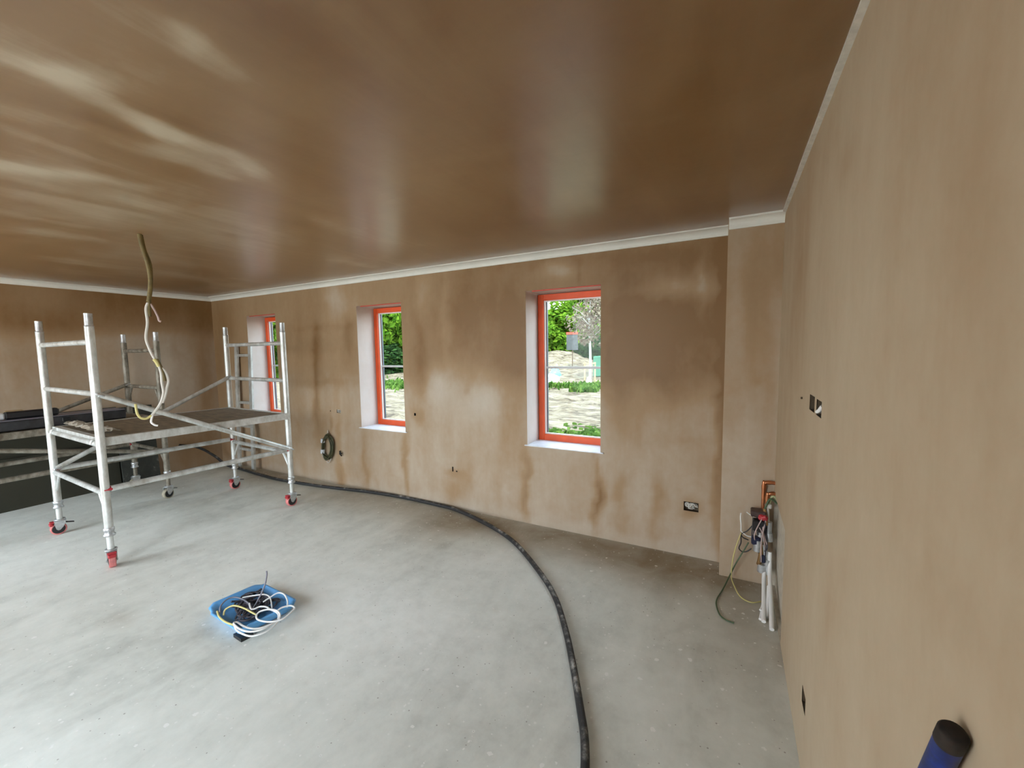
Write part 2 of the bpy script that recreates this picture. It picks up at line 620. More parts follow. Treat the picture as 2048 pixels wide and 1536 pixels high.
def sheet(name, mat, P0, U, V, ul, vl, step, holes, wetfn, thick=0.3, back_holes=None):
    """a wall/ceiling/floor slab: finely divided face with cut holes, plus its far face and rim; U x V points into the room"""
    P0, U, V = np.array(P0, float), np.array(U, float), np.array(V, float)
    W = np.cross(U, V)
    us = cuts(0, ul, step, [h[i] for h in holes for i in (0, 1)])
    vs = cuts(0, vl, step, [h[i] for h in holes for i in (2, 3)])
    uu, vv = np.meshgrid(us, vs, indexing='ij')
    P = P0 + uu[..., None] * U + vv[..., None] * V
    P = P.reshape(-1, 3)
    nu, nv = len(us), len(vs)
    uc, vc = (us[1:] + us[:-1]) / 2, (vs[1:] + vs[:-1]) / 2
    keep = np.ones((nu - 1, nv - 1), bool)
    for h in holes:
        keep[np.ix_((uc > h[0]) & (uc < h[1]), (vc > h[2]) & (vc < h[3]))] = False
    I, J = np.nonzero(keep)
    a = I * nv + J
    faces = np.stack([a, a + nv, a + nv + 1, a + 1], 1)
    wet = wetfn(P)
    verts = P.tolist(); F = faces.tolist()
    bh = holes if back_holes is None else back_holes
    us2 = cuts(0, ul, 1e9, [h[i] for h in bh for i in (0, 1)])
    vs2 = cuts(0, vl, 1e9, [h[i] for h in bh for i in (2, 3)])
    o = len(verts); n2 = len(vs2)
    for u in us2:
        for v in vs2:
            verts.append((P0 + u * U + v * V - W * thick).tolist())
    for i in range(len(us2) - 1):
        for j in range(n2 - 1):
            um, vm = (us2[i] + us2[i + 1]) / 2, (vs2[j] + vs2[j + 1]) / 2
            if any(h[0] < um < h[1] and h[2] < vm < h[3] for h in bh): continue
            k = o + i * n2 + j
            F.append([k, k + 1, k + n2 + 1, k + n2])
    # rim
    o = len(verts)
    for (u, v) in ((0, 0), (ul, 0), (ul, vl), (0, vl)):
        verts.append((P0 + u * U + v * V).tolist()); verts.append((P0 + u * U + v * V - W * thick).tolist())
    for i in range(4):
        j = (i + 1) % 4
        F.append([o + 2 * i, o + 2 * i + 1, o + 2 * j + 1, o + 2 * j])
    me = bpy.data.meshes.new(name)
    me.from_pydata(verts, [], F)
    at_ = me.attributes.new('wet', 'FLOAT', 'POINT')
    vals = np.full(len(verts), .4, np.float32); vals[:len(wet)] = wet
    at_.data.foreach_set('value', vals)
    me.materials.append(mat)
    me.update()
    ob = bpy.data.objects.new(name, me)
    COL.objects.link(ob)
    return structure(ob)


def add_blobs(w, P, blobs, ax, ay):
    for c, s1, s2, amp in blobs:
        w += amp * np.exp(-((P[:, ax] - c[ax]) / s1) ** 2 - ((P[:, ay] - c[ay]) / s2) ** 2)
    return w


def add_segs(w, P, segs):
    for a, b_, wd_, amp in segs:
        d = b_ - a; L = np.linalg.norm(d)
        t = np.clip(((P - a) @ d) / (L * L), 0, 1)
        q = a + t[:, None] * d
        r = np.linalg.norm(P - q, axis=1)
        w += amp * np.exp(-(r / wd_) ** 2)
    return w


def vnoise(P, sc, seed, ax=0, ay=1):
    rg = np.random.default_rng(seed).uniform(-1, 1, (97, 97))
    x, y = P[:, ax] * sc + 40, P[:, ay] * sc + 40
    i, j = np.floor(x).astype(int), np.floor(y).astype(int)
    u, v_ = x - i, y - j
    u = u * u * (3 - 2 * u); v_ = v_ * v_ * (3 - 2 * v_)
    g_ = lambda a, b: rg[a % 97, b % 97]
    return (g_(i, j) * (1 - u) + g_(i + 1, j) * u) * (1 - v_) + (g_(i, j + 1) * (1 - u) + g_(i + 1, j + 1) * u) * v_


def warp(P, amp, sc, seed, ax, ay):
    Q_ = P.copy()
    for k, w_s in ((1, 1.0), (2.3, .5), (5.1, .25)):
        Q_[:, ax] += amp * w_s * vnoise(P, sc * k, seed, ax, ay)
        Q_[:, ay] += amp * w_s * vnoise(P, sc * k, seed + 7, ax, ay)
    return Q_


# ---- back wall
BACK = [(1290, 700, 60, 150, .22), (1330, 640, 120, 45, .22), (1400, 700, 60, 110, .20), (1350, 578, 90, 18, -.40), (1402, 560, 9, 50, -.25),
        (1446, 850, 13, 330, .60), (1446, 560, 13, 150, .30), (1281, 784, 26, 32, -.30), (1240, 800, 32, 90, .25), (1240, 640, 28, 110, .18),
        (1118, 546, 36, 14, -.42), (1160, 545, 4, 25, .30), (1030, 700, 36, 170, .30), (1012, 850, 22, 60, .12), (960, 800, 50, 40, -.22),
        (870, 775, 32, 32, -.25), (932, 772, 12, 22, .25), (890, 640, 10, 110, -.32), (843, 595, 18, 42, -.38), (930, 640, 60, 90, .15),
        (836, 680, 12, 120, .28), (842, 760, 18, 30, .25), (662, 590, 13, 36, -.30), (690, 612, 17, 32, -.28), (632, 680, 10, 60, .32),
        (697, 660, 12, 70, .28), (633, 790, 6, 80, .38), (650, 655, 60, 6, .18), (650, 765, 50, 6, .14), (600, 700, 20, 80, .18),
        (1052, 940, 8, 50, .35), (1052, 1000, 9, 42, .42), (1194, 960, 5, 60, .35), (1193, 1012, 9, 58, .55), (1232, 980, 14, 25, .28),
        (1240, 1025, 10, 50, .15), (1307, 985, 12, 30, .28), (1310, 1045, 14, 60, .22), (730, 930, 6, 60, .28), (814, 930, 5, 70, .40),
        (678, 955, 7, 40, .40), (660, 855, 3, 30, .22), (678, 870, 6, 60, .20), (935, 955, 14, 40, .22), (905, 985, 18, 20, .20),
        (1383, 1013, 27, 18, .40), (1372, 1022, 16, 14, .2), (910, 948, 14, 9, .30), (833, 834, 12, 16, .30), (450, 640, 25, 60, .25), (440, 780, 12, 130, .25),
        (1020, 640, 20, 60, .1), (1130, 520, 300, 12, .12), (1330, 500, 110, 22, .15), (1180, 900, 100, 30, -.06), (1400, 930, 30, 60, .10),
        (1360, 800, 30, 60, .15), (1390, 520, 70, 28, .22), (1240, 540, 40, 40, .14), (1300, 700, 40, 110, .12), (960, 600, 40, 60, .12), (1370, 880, 40, 15, .12), (760, 900, 60, 30, -.05), (590, 850, 30, 60, .08)]
bl = blob_list(BACK, lambda x, y: on_y(x, y, YB))


def wet_back(P):
    P = warp(P, .035, 6, 3, 0, 2)
    z, x = P[:, 2], P[:, 0]
    edge = 1.22 + .07 * np.sin(x * 2.3) + .05 * np.sin(x * 5.1 + 1)
    up = smooth01(z, edge - .16, edge + .22)
    side = .22 + .26 * smooth01(x, -3.6, -2.3)
    w = .27 + .10 * smooth01(-x, 2.8, 4.5) + up * side - .12 * (1 - smooth01(z, .02, .14))
    return add_blobs(w, P, bl, 0, 2)


box_holes = [(-.281, -.183, .335, .402), (-2.332, -2.318, .358, .405), (-2.288, -2.272, .360, .372), (-3.915, -3.845, .832, .872),
             (-2.782, -2.758, .868, .896), (-4.026, -4.014, .840, .852)]
wh = [(a - XL, b - XL, WZ0, WZ1) for a, b in WINS]
sheet('wall_back', M['wall_plaster'], (XL, YB, 0), (1, 0, 0), (0, 0, 1), XR - XL, ZC, .03,
      wh + [(a - XL, b - XL, c, d) for a, b, c, d in box_holes], wet_back, Y_OUT - YB, back_holes=wh)

# ---- right wall (x = XR), u runs towards -y so the face looks into the room
RIGHTW = [(1640, 480, 60, 200, -.05), (1950, 420, 90, 300, .10), (1830, 200, 70, 250, .08), (1690, 330, 14, 45, .18), (1662, 330, 6, 60, -.1),
          (1900, 1190, 60, 90, .10), (1655, 1240, 12, 80, .10), (1600, 560, 16, 240, .18), (1655, 270, 22, 110, .12), (1770, 900, 60, 200, .04),
          (1620, 985, 10, 120, .12), (2000, 700, 60, 300, .06)]
rbl = blob_list(RIGHTW, lambda x, y: on_x(x, y, XR))


def wet_right(P):
    z, y = P[:, 2], P[:, 1]
    w = .16 + .10 * smooth01(y, 1.6, 2.8) + .05 * smooth01(z, 1.3, 2.2) - .06 * (1 - smooth01(z, .1, .6))
    return add_blobs(w, P, rbl, 1, 2)


RB = [(1.712, 1.812, 1.276, 1.331), (1.588, 1.676, 1.276, 1.329), (1.628, 1.700, .235, .296)]
CH = (2.36, 2.94, 0.012, .600)
rh = [(YB - b_, YB - a_, c, d) for a_, b_, c, d in RB] + [(YB - CH[1], YB - CH[0], CH[2], CH[3])]
sheet('wall_right', M['right_plaster'], (XR, YB, 0), (0, -1, 0), (0, 0, 1), YB - YF, ZC, .035, rh, wet_right, .3, back_holes=[])

# ---- left wall
LEFTW = [(330, 600, 160, 45, .25), (100, 600, 60, 30, -.22), (60, 640, 100, 30, .12), (300, 720, 60, 60, -.18), (360, 760, 60, 70, -.12),
         (100, 700, 80, 50, .10), (380, 900, 30, 40, .25), (410, 760, 16, 150, .2)]
lbl = blob_list(LEFTW, lambda x, y: on_x(x, y, XL))


def wet_left(P):
    z, y = P[:, 2], P[:, 1]
    e = 1.78 + .04 * np.sin(y * 3)
    w = .34 + .44 * smooth01(z, e - .10, e + .10)
    return add_blobs(w, P, lbl, 1, 2)


sheet('wall_left', M['wall_plaster'], (XL, YF, 0), (0, 1, 0), (0, 0, 1), YB - YF, ZC, .04, [], wet_left, .3)

# ---- unseen front wall, set close to brighten the room, with the door openings
sheet('wall_front', M['wall_plaster'], (XR, YF, 0), (-1, 0, 0), (0, 0, 1), XR - XL, ZC, .12,
      [(XR - D_[1], XR - D_[0], 0, D_[2]) for D_ in DOORS], lambda P: np.full(len(P), .35), .3)

# ---- ceiling
CSEG = [((60, 50), (420, 190), 42, -.20), ((0, 215), (260, 300), 26, -.12), ((0, 400), (330, 430), 26, -.12), ((760, 405), (790, 470), 14, -.12), ((0, 105), (130, 150), 16, -.45), ((130, 150), (300, 262), 17, -.5), ((300, 262), (480, 332), 12, -.5), ((200, 20), (330, 80), 26, -.3),  # trowel strokes, plus the middle window's reflection painted as pale plaster
        ((330, 80), (440, 158), 16, -.4), ((120, 60), (260, 150), 30, -.2), ((0, 322), (170, 355), 11, -.42), ((170, 355), (290, 372), 7, -.22),
        ((640, 10), (720, 70), 10, -.2), ((760, 20), (860, 115), 10, -.2), ((480, 170), (620, 230), 14, -.12), ((500, 235), (560, 262), 5, -.2),
        ((290, 290), (440, 350), 8, -.3), ((600, 420), (720, 458), 10, -.3), ((700, 470), (830, 492), 6, -.25), ((670, 520), (745, 534), 3, -.4),
        ((380, 402), (470, 430), 6, -.15), ((1090, 310), (1150, 350), 26, -.28), ((1130, 390), (1180, 410), 18, -.22), ((1220, 268), (1340, 240), 5, -.22),  # pale patches here paint in the reflection of the window by the pier
        ((1555, 175), (1620, 150), 12, -.15), ((1590, 110), (1650, 10), 10, -.15), ((880, 320), (1000, 300), 8, -.15), ((1040, 420), (1120, 400), 12, -.12),
        ((20, 460), (200, 478), 5, -.15), ((0, 20), (120, 90), 20, .12), ((30, 190), (250, 270), 12, .15), ((560, 60), (760, 200), 40, .12),
        ((900, 60), (1300, 40), 60, .12), ((460, 545), (620, 535), 14, .2), ((930, 470), (1400, 420), 14, .15)]
csg = seg_list(CSEG, lambda x, y: on_z(x, y, ZC))


def wet_sheen_ceil(P):
    P = warp(P, .07, 2.2, 5, 0, 1)
    x, y = P[:, 0], P[:, 1]
    w = .52 + .26 * smooth01(x, -3.0, -.6) + .07 * np.sin(x * 1.3 + y * 2.1)
    w = add_segs(w, P, csg)
    return w + .05 * vnoise(P, 3, 21) + .04 * vnoise(P, 7, 22)


sheet('ceiling', M['ceil_plaster'], (XL, YB, ZC), (1, 0, 0), (0, -1, 0), XR - XL, YB - YF, .04, [], wet_sheen_ceil, .25)

# ---- floor
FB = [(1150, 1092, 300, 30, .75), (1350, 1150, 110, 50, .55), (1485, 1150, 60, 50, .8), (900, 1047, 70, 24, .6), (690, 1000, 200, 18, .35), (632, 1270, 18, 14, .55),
      (662, 1300, 22, 12, .35), (240, 1240, 40, 14, .35), (20, 1185, 40, 12, .3), (1500, 1250, 60, 60, .35), (1430, 1330, 150, 140, .22), (1560, 1310, 12, 30, .6), (560, 1290, 60, 12, .2),  # broad right-hand patch also paints in the light's falloff
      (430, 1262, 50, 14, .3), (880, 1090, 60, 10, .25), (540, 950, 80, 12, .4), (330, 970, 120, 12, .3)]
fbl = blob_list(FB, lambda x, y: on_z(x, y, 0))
fpl = blob_list([(760, 1230, 260, 110, 1.0), (500, 1110, 220, 60, .6), (960, 1120, 110, 40, .5), (120, 1120, 150, 60, .5)], lambda x, y: on_z(x, y, 0))  # pale dust and the mid-floor light pool, both put into the colour


def floor_tone(P):
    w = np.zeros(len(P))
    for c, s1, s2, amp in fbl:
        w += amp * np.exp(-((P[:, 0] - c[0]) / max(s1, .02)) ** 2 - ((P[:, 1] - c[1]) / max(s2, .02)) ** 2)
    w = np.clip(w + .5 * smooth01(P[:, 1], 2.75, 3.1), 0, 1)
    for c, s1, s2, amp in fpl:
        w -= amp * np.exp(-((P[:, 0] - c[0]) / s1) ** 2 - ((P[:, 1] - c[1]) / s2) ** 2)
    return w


sheet('floor', M['floor'], (XL, YF, 0), (1, 0, 0), (0, 1, 0), XR - XL, YB - YF, .05, [], floor_tone, .18)


def give_wet(o, fn):
    me = o.data
    co = np.empty(len(me.vertices) * 3); me.vertices.foreach_get('co', co)
    P = co.reshape(-1, 3) + np.array(world_loc(o))
    at_ = me.attributes.new('wet', 'FLOAT', 'POINT')
    at_.data.foreach_set('value', np.asarray(fn(P), np.float32))


# ---- boxed pier in the corner
mb = MB()
nz = 46
for k in range(nz):
    z0, z1 = ZC * k / nz, ZC * (k + 1) / nz
    xs = np.linspace(PX0, XR, 12)
    for i in range(11):
        mb.add([(xs[i], PY, z0), (xs[i + 1], PY, z0), (xs[i + 1], PY, z1), (xs[i], PY, z1)], [(0, 1, 2, 3)])
    mb.add([(PX0, YB, z0), (PX0, PY, z0), (PX0, PY, z1), (PX0, YB, z1)], [(0, 1, 2, 3)])
PB = blob_list([(1505, 640, 16, 170, .20), (1470, 560, 14, 120, -.08), (1530, 620, 12, 150, .12), (1500, 850, 20, 90, -.10), (1515, 760, 12, 10, .15),
                (1540, 800, 10, 120, .12), (1560, 520, 10, 60, .1)], lambda x, y: on_y(x, y, PY))
pier = structure(mb.build('wall_pier', M['wall_plaster']))
give_wet(pier, lambda P: add_blobs(.30 + .14 * smooth01(P[:, 2], .9, 1.6), P, PB, 0, 2))

# ---- coving
CP, CD = .072, .052


def cove_profile(n=7):
    # (projection from wall, drop from ceiling), with a small flat lip at the foot
    pts = [(0, 0), (CP, 0), (CP, .006)]
    for i in range(n + 1):
        a = i / n * math.pi / 2
        pts.append((CP * .93 - (CP * .80) * math.sin(a), CD * .90 - (CD * .72) * math.cos(a)))
    pts += [(.010, CD * .9), (.010, CD), (0, CD)]
    return pts


pr = cove_profile()
structure(MB().prism([(XL, YB - p, ZC - d) for p, d in pr], (0, 0, 0), (PX0 - XL, 0, 0)).build('trim_back', M['cornice']))
structure(MB().prism([(PX0 + .004, PY - p * .8, ZC - d * 1.15) for p, d in pr], (0, 0, 0), (XR - PX0 - .004, 0, 0)).build('trim_pier', M['cornice']))
structure(MB().prism([(XL + p, YF, ZC - d) for p, d in pr], (0, 0, 0), (0, YB - YF, 0)).build('trim_left', M['cornice']))
mb = MB()
random.seed(3)
yy = YF
while yy < PY - .06:
    y2 = min(PY - .05, yy + .25)
    w0 = .016 + random.uniform(-.0006, .0006)
    mb.add([(XR, yy, ZC), (XR - w0, yy, ZC), (XR - w0, yy, ZC - .010), (XR, yy, ZC - .014),
            (XR, y2, ZC), (XR - w0, y2, ZC), (XR - w0, y2, ZC - .010), (XR, y2, ZC - .014)],
           [(0, 1, 5, 4), (1, 2, 6, 5), (2, 3, 7, 6), (0, 3, 2, 1), (4, 5, 6, 7)])
    yy = y2
structure(mb.build('trim_right', M['bead']))

# ---- chase (bare recess) low in the right wall where the pipes come out
mb = MB()
t = .020
mb.add([(XR + t, CH[0], CH[2]), (XR + t, CH[1], CH[2]), (XR + t, CH[1], CH[3]), (XR + t, CH[0], CH[3])], [(0, 3, 2, 1)])
for a_, b_ in (((CH[0], CH[2]), (CH[0], CH[3])), ((CH[0], CH[3]), (CH[1], CH[3])), ((CH[1], CH[3]), (CH[1], CH[2])), ((CH[1], CH[2]), (CH[0], CH[2]))):
    mb.add([(XR, a_[0], a_[1]), (XR, b_[0], b_[1]), (XR + t, b_[0], b_[1]), (XR + t, a_[0], a_[1])], [(0, 1, 2, 3)])
structure(mb.build('wall_recess', M['mortar']))

# ------------------------------------------------------------------ windows
for i, (a, b_) in enumerate(WINS):
    root = bpy.data.objects.new('window_%d' % (i + 1), None)
    root.location = ((a + b_) / 2, YB, WZ0); COL.objects.link(root); root['kind'] = 'structure'
    yf = 3.352
    mb = MB()   # plastered reveal
    n = 14
    for k in range(n):
        z0, z1 = WZ0 + (WZ1 - WZ0) * k / n, WZ0 + (WZ1 - WZ0) * (k + 1) / n
        mb.add([(a, YB, z0), (a, Y_OUT, z0), (a, Y_OUT, z1), (a, YB, z1)], [(0, 3, 2, 1)])
        mb.add([(b_, YB, z0), (b_, Y_OUT, z0), (b_, Y_OUT, z1), (b_, YB, z1)], [(0, 1, 2, 3)])
    mb.add([(a, YB, WZ1), (b_, YB, WZ1), (b_, Y_OUT, WZ1), (a, Y_OUT, WZ1)], [(0, 3, 2, 1)])
    mb.add([(a, YB, WZ0), (b_, YB, WZ0), (b_, Y_OUT, WZ0), (a, Y_OUT, WZ0)], [(0, 1, 2, 3)])
    rv = mb.build('reveal', M['reveal'], root)
    give_wet(rv, lambda P: .12 + .35 * smooth01(P[:, 2], 1.75, 2.0) + .12 * (P[:, 1] < 3.15))
    # red edge strip at the head of the opening
    MB().box(((a + b_) / 2 + .03, YB + .004, WZ1 - .006), (b_ - a - .06, .012, .008)).build('edge_strip', M['red_strip'], root)
    w, dp = .052, .075
    mb = MB()
    zt = WZ1 - .008; z0 = WZ0 + .004
    for c, d in ((((a + w / 2 + .004), yf + dp / 2, (z0 + zt) / 2), (w, dp, zt - z0)), ((b_ - w / 2 - .004, yf + dp / 2, (z0 + zt) / 2), (w, dp, zt - z0)),
                 (((a + b_) / 2, yf + dp / 2, zt - w / 2), (b_ - a - .008 - 2 * w, dp, w)), (((a + b_) / 2, yf + dp / 2, z0 + w * .55), (b_ - a - .008 - 2 * w, dp, w * 1.1))):
        mb.box(c, d, bevel=.004)
    mb.build('window_frame', M['orange'], root)
    gx0, gx1, gz0, gz1 = a + w + .004, b_ - w - .004, z0 + w * 1.1, zt - w
    mb = MB()   # pale glazing bead inside the frame
    q = .010
    yb_ = yf + .030
    for c, d in (((gx0 + q / 2, yb_, (gz0 + gz1) / 2), (q, .02, gz1 - gz0)), ((gx1 - q / 2, yb_, (gz0 + gz1) / 2), (q, .02, gz1 - gz0)),
                 (((gx0 + gx1) / 2, yb_, gz0 + q / 2), (gx1 - gx0 - 2 * q, .02, q)), (((gx0 + gx1) / 2, yb_, gz1 - q / 2), (gx1 - gx0 - 2 * q, .02, q))):
        mb.box(c, d)
    mb.build('glazing_bead', M['putty'], root)
    mb = MB()   # dark spacer between the sheets of glass
    ys = yf + .050
    for c, d in (((gx0 + q * 1.6, ys, (gz0 + gz1) / 2), (.011, .016, gz1 - gz0)), ((gx1 - q * 1.6, ys, (gz0 + gz1) / 2), (.011, .016, gz1 - gz0))):
        mb.box(c, d)
    mb.build('spacer', M['spacer'], root)
    MB().box(((gx0 + gx1) / 2, ys, 1.346), (gx1 - gx0, .022, .020), bevel=.003).build('glazing_bar', M['bar'], root)
    MB().box(((gx0 + gx1) / 2, ys + .014, (gz0 + gz1) / 2), (gx1 - gx0, .004, gz1 - gz0)).build('glass_pane', M['glass'], root)
    # window board: projects into the room and runs past the opening at both ends
    mb = MB()
    mb.prism([(a + .001, yf + .01, WZ0 + .002), (a + .001, YB, WZ0 + .002), (a - .018, YB - .001, WZ0 + .002), (a - .018, YB - .022, WZ0 + .002), (b_ + .028, YB - .022, WZ0 + .002),
              (b_ + .028, YB - .001, WZ0 + .002), (b_ - .001, YB, WZ0 + .002), (b_ - .001, yf + .01, WZ0 + .002)], (0, 0, 0), (0, 0, .006))
    mb.build('window_sill', M['sill'], root)

# unseen glazed doors inferred from shadows, sized for the room's main daylight
for di, DOOR in enumerate(DOORS):
    root = bpy.data.objects.new('door_%d' % (di + 1), None); root.location = ((DOOR[0] + DOOR[1]) / 2, YF - .15, 0); COL.objects.link(root); root['kind'] = 'structure'
    nb = 2
    xs = np.linspace(DOOR[0], DOOR[1], nb + 1)
    mb = MB()
    for x in xs:
        mb.box((min(max(x, DOOR[0] + .04), DOOR[1] - .04), YF - .15, DOOR[2] / 2), (.08, .08, DOOR[2]), bevel=.004)
    mb.box(((DOOR[0] + DOOR[1]) / 2, YF - .15, DOOR[2] - .035), (DOOR[1] - DOOR[0] - .16, .08, .07))
    mb.box(((DOOR[0] + DOOR[1]) / 2, YF - .15, .03), (DOOR[1] - DOOR[0] - .16, .08, .06))
    mb.build('door_frame', M['orange'], root)
    for i in range(nb):
        MB().box(((xs[i] + xs[i + 1]) / 2, YF - .15, DOOR[2] / 2), (xs[i + 1] - xs[i] - .08, .006, DOOR[2] - .13)).build('glass_pane', M['clear_glass'], root)
    mb = MB()
    mb.add([(DOOR[0], YF, 0), (DOOR[0], YF - .3, 0), (DOOR[0], YF - .3, DOOR[2]), (DOOR[0], YF, DOOR[2])], [(0, 1, 2, 3)])
    mb.add([(DOOR[1], YF, 0), (DOOR[1], YF - .3, 0), (DOOR[1], YF - .3, DOOR[2]), (DOOR[1], YF, DOOR[2])], [(0, 1, 2, 3)])
    mb.add([(DOOR[0], YF, DOOR[2]), (DOOR[1], YF, DOOR[2]), (DOOR[1], YF - .3, DOOR[2]), (DOOR[0], YF - .3, DOOR[2])], [(0, 1, 2, 3)])
    rv = mb.build('reveal', M['reveal'], root)
    give_wet(rv, lambda P: np.full(len(P), .1))

# unseen house roof, added to block the sun and shade the ground behind
mb = MB()
x0, x1 = XL - .5, XR + 4
mb.prism([(x0, YF - .4 - .3, ZC + .26), (x0, Y_OUT + .35, ZC + .26), (x0, Y_OUT + .35, ZC + .40), (x0, (YF + YB) / 2, 5.6), (x0, YF - .7, ZC + .40)], (0, 0, 0), (x1 - x0, 0, 0))
structure(mb.build('roof', M['slate']))

# ------------------------------------------------------------------ scaffold towers
AL = M['alu']


def castor(parent, p, ang, tyre, cover):
    """p = leg foot on the floor; front of the castor points along ang"""
    R = Matrix.Rotation(ang, 3, 'Z')
    p = Vector((p[0], p[1], 0))
    o = lambda x, y, z: p + R @ Vector((x, y, z))
    e = bpy.data.objects.new('castor', None); COL.objects.link(e); e.parent = parent
    e.location = p - world_loc(parent)
    Ry = R @ Matrix.Rotation(math.pi / 2, 3, 'X')
    wr = .050
    c = o(.012, 0, wr)
    mb = MB()
    mb.lathe([(wr * .80, -.019), (wr * .97, -.019), (wr, -.013), (wr, .013), (wr * .97, .019), (wr * .80, .019)], c, Ry, 32)
    mb.cur = 1
    mb.lathe([(.0, -.018), (wr * .35, -.022), (wr * .8, -.018)], c, Ry, 32)
    mb.lathe([(wr * .8, .018), (wr * .35, .022), (.0, .018)], c, Ry, 32)
    mb.build('wheel', [tyre, M['black']], e)
    mb = MB()
    for s_ in (-1, 1):   # fork cheeks
        y = s_ * .0265
        poly = [(-.030, .118), (.034, .118), (.036, .095), (.026, .050), (.016, .040), (.004, .042), (-.012, .060), (-.030, .090)]
        pts = [o(x, y - .002, z) for x, z in poly]
        mb.prism(pts, (0, 0, 0), R @ Vector((0, .004, 0)))
    mb.box(o(0, 0, .118), (.072, .060, .006), R, .002)
    mb.lathe([(.0, .122), (.033, .122), (.036, .127), (.033, .132), (.0, .132)], p, None, 24)
    mb.tube([o(.012, -.031, .05), o(.012, .031, .05)], .007, 10)
    mb.build('fork', M['steel'], e)
    if cover is not None:
        mb = MB()
        mb.box(o(.052, 0, .092), (.026, .046, .024), R, .006)
        mb.box(o(.040, 0, .110), (.040, .050, .010), R, .003)
        mb.build('brake_cover', cover, e)
    mb = MB()
    mb.box(o(-.058, 0, .086), (.050, .026, .006), R @ Matrix.Rotation(-.25, 3, 'Y'), .002)
    mb.tube([o(-.025, 0, .098), o(-.045, 0, .090)], .005, 8)
    mb.build('brake_pedal', M['black'], e)
    return e


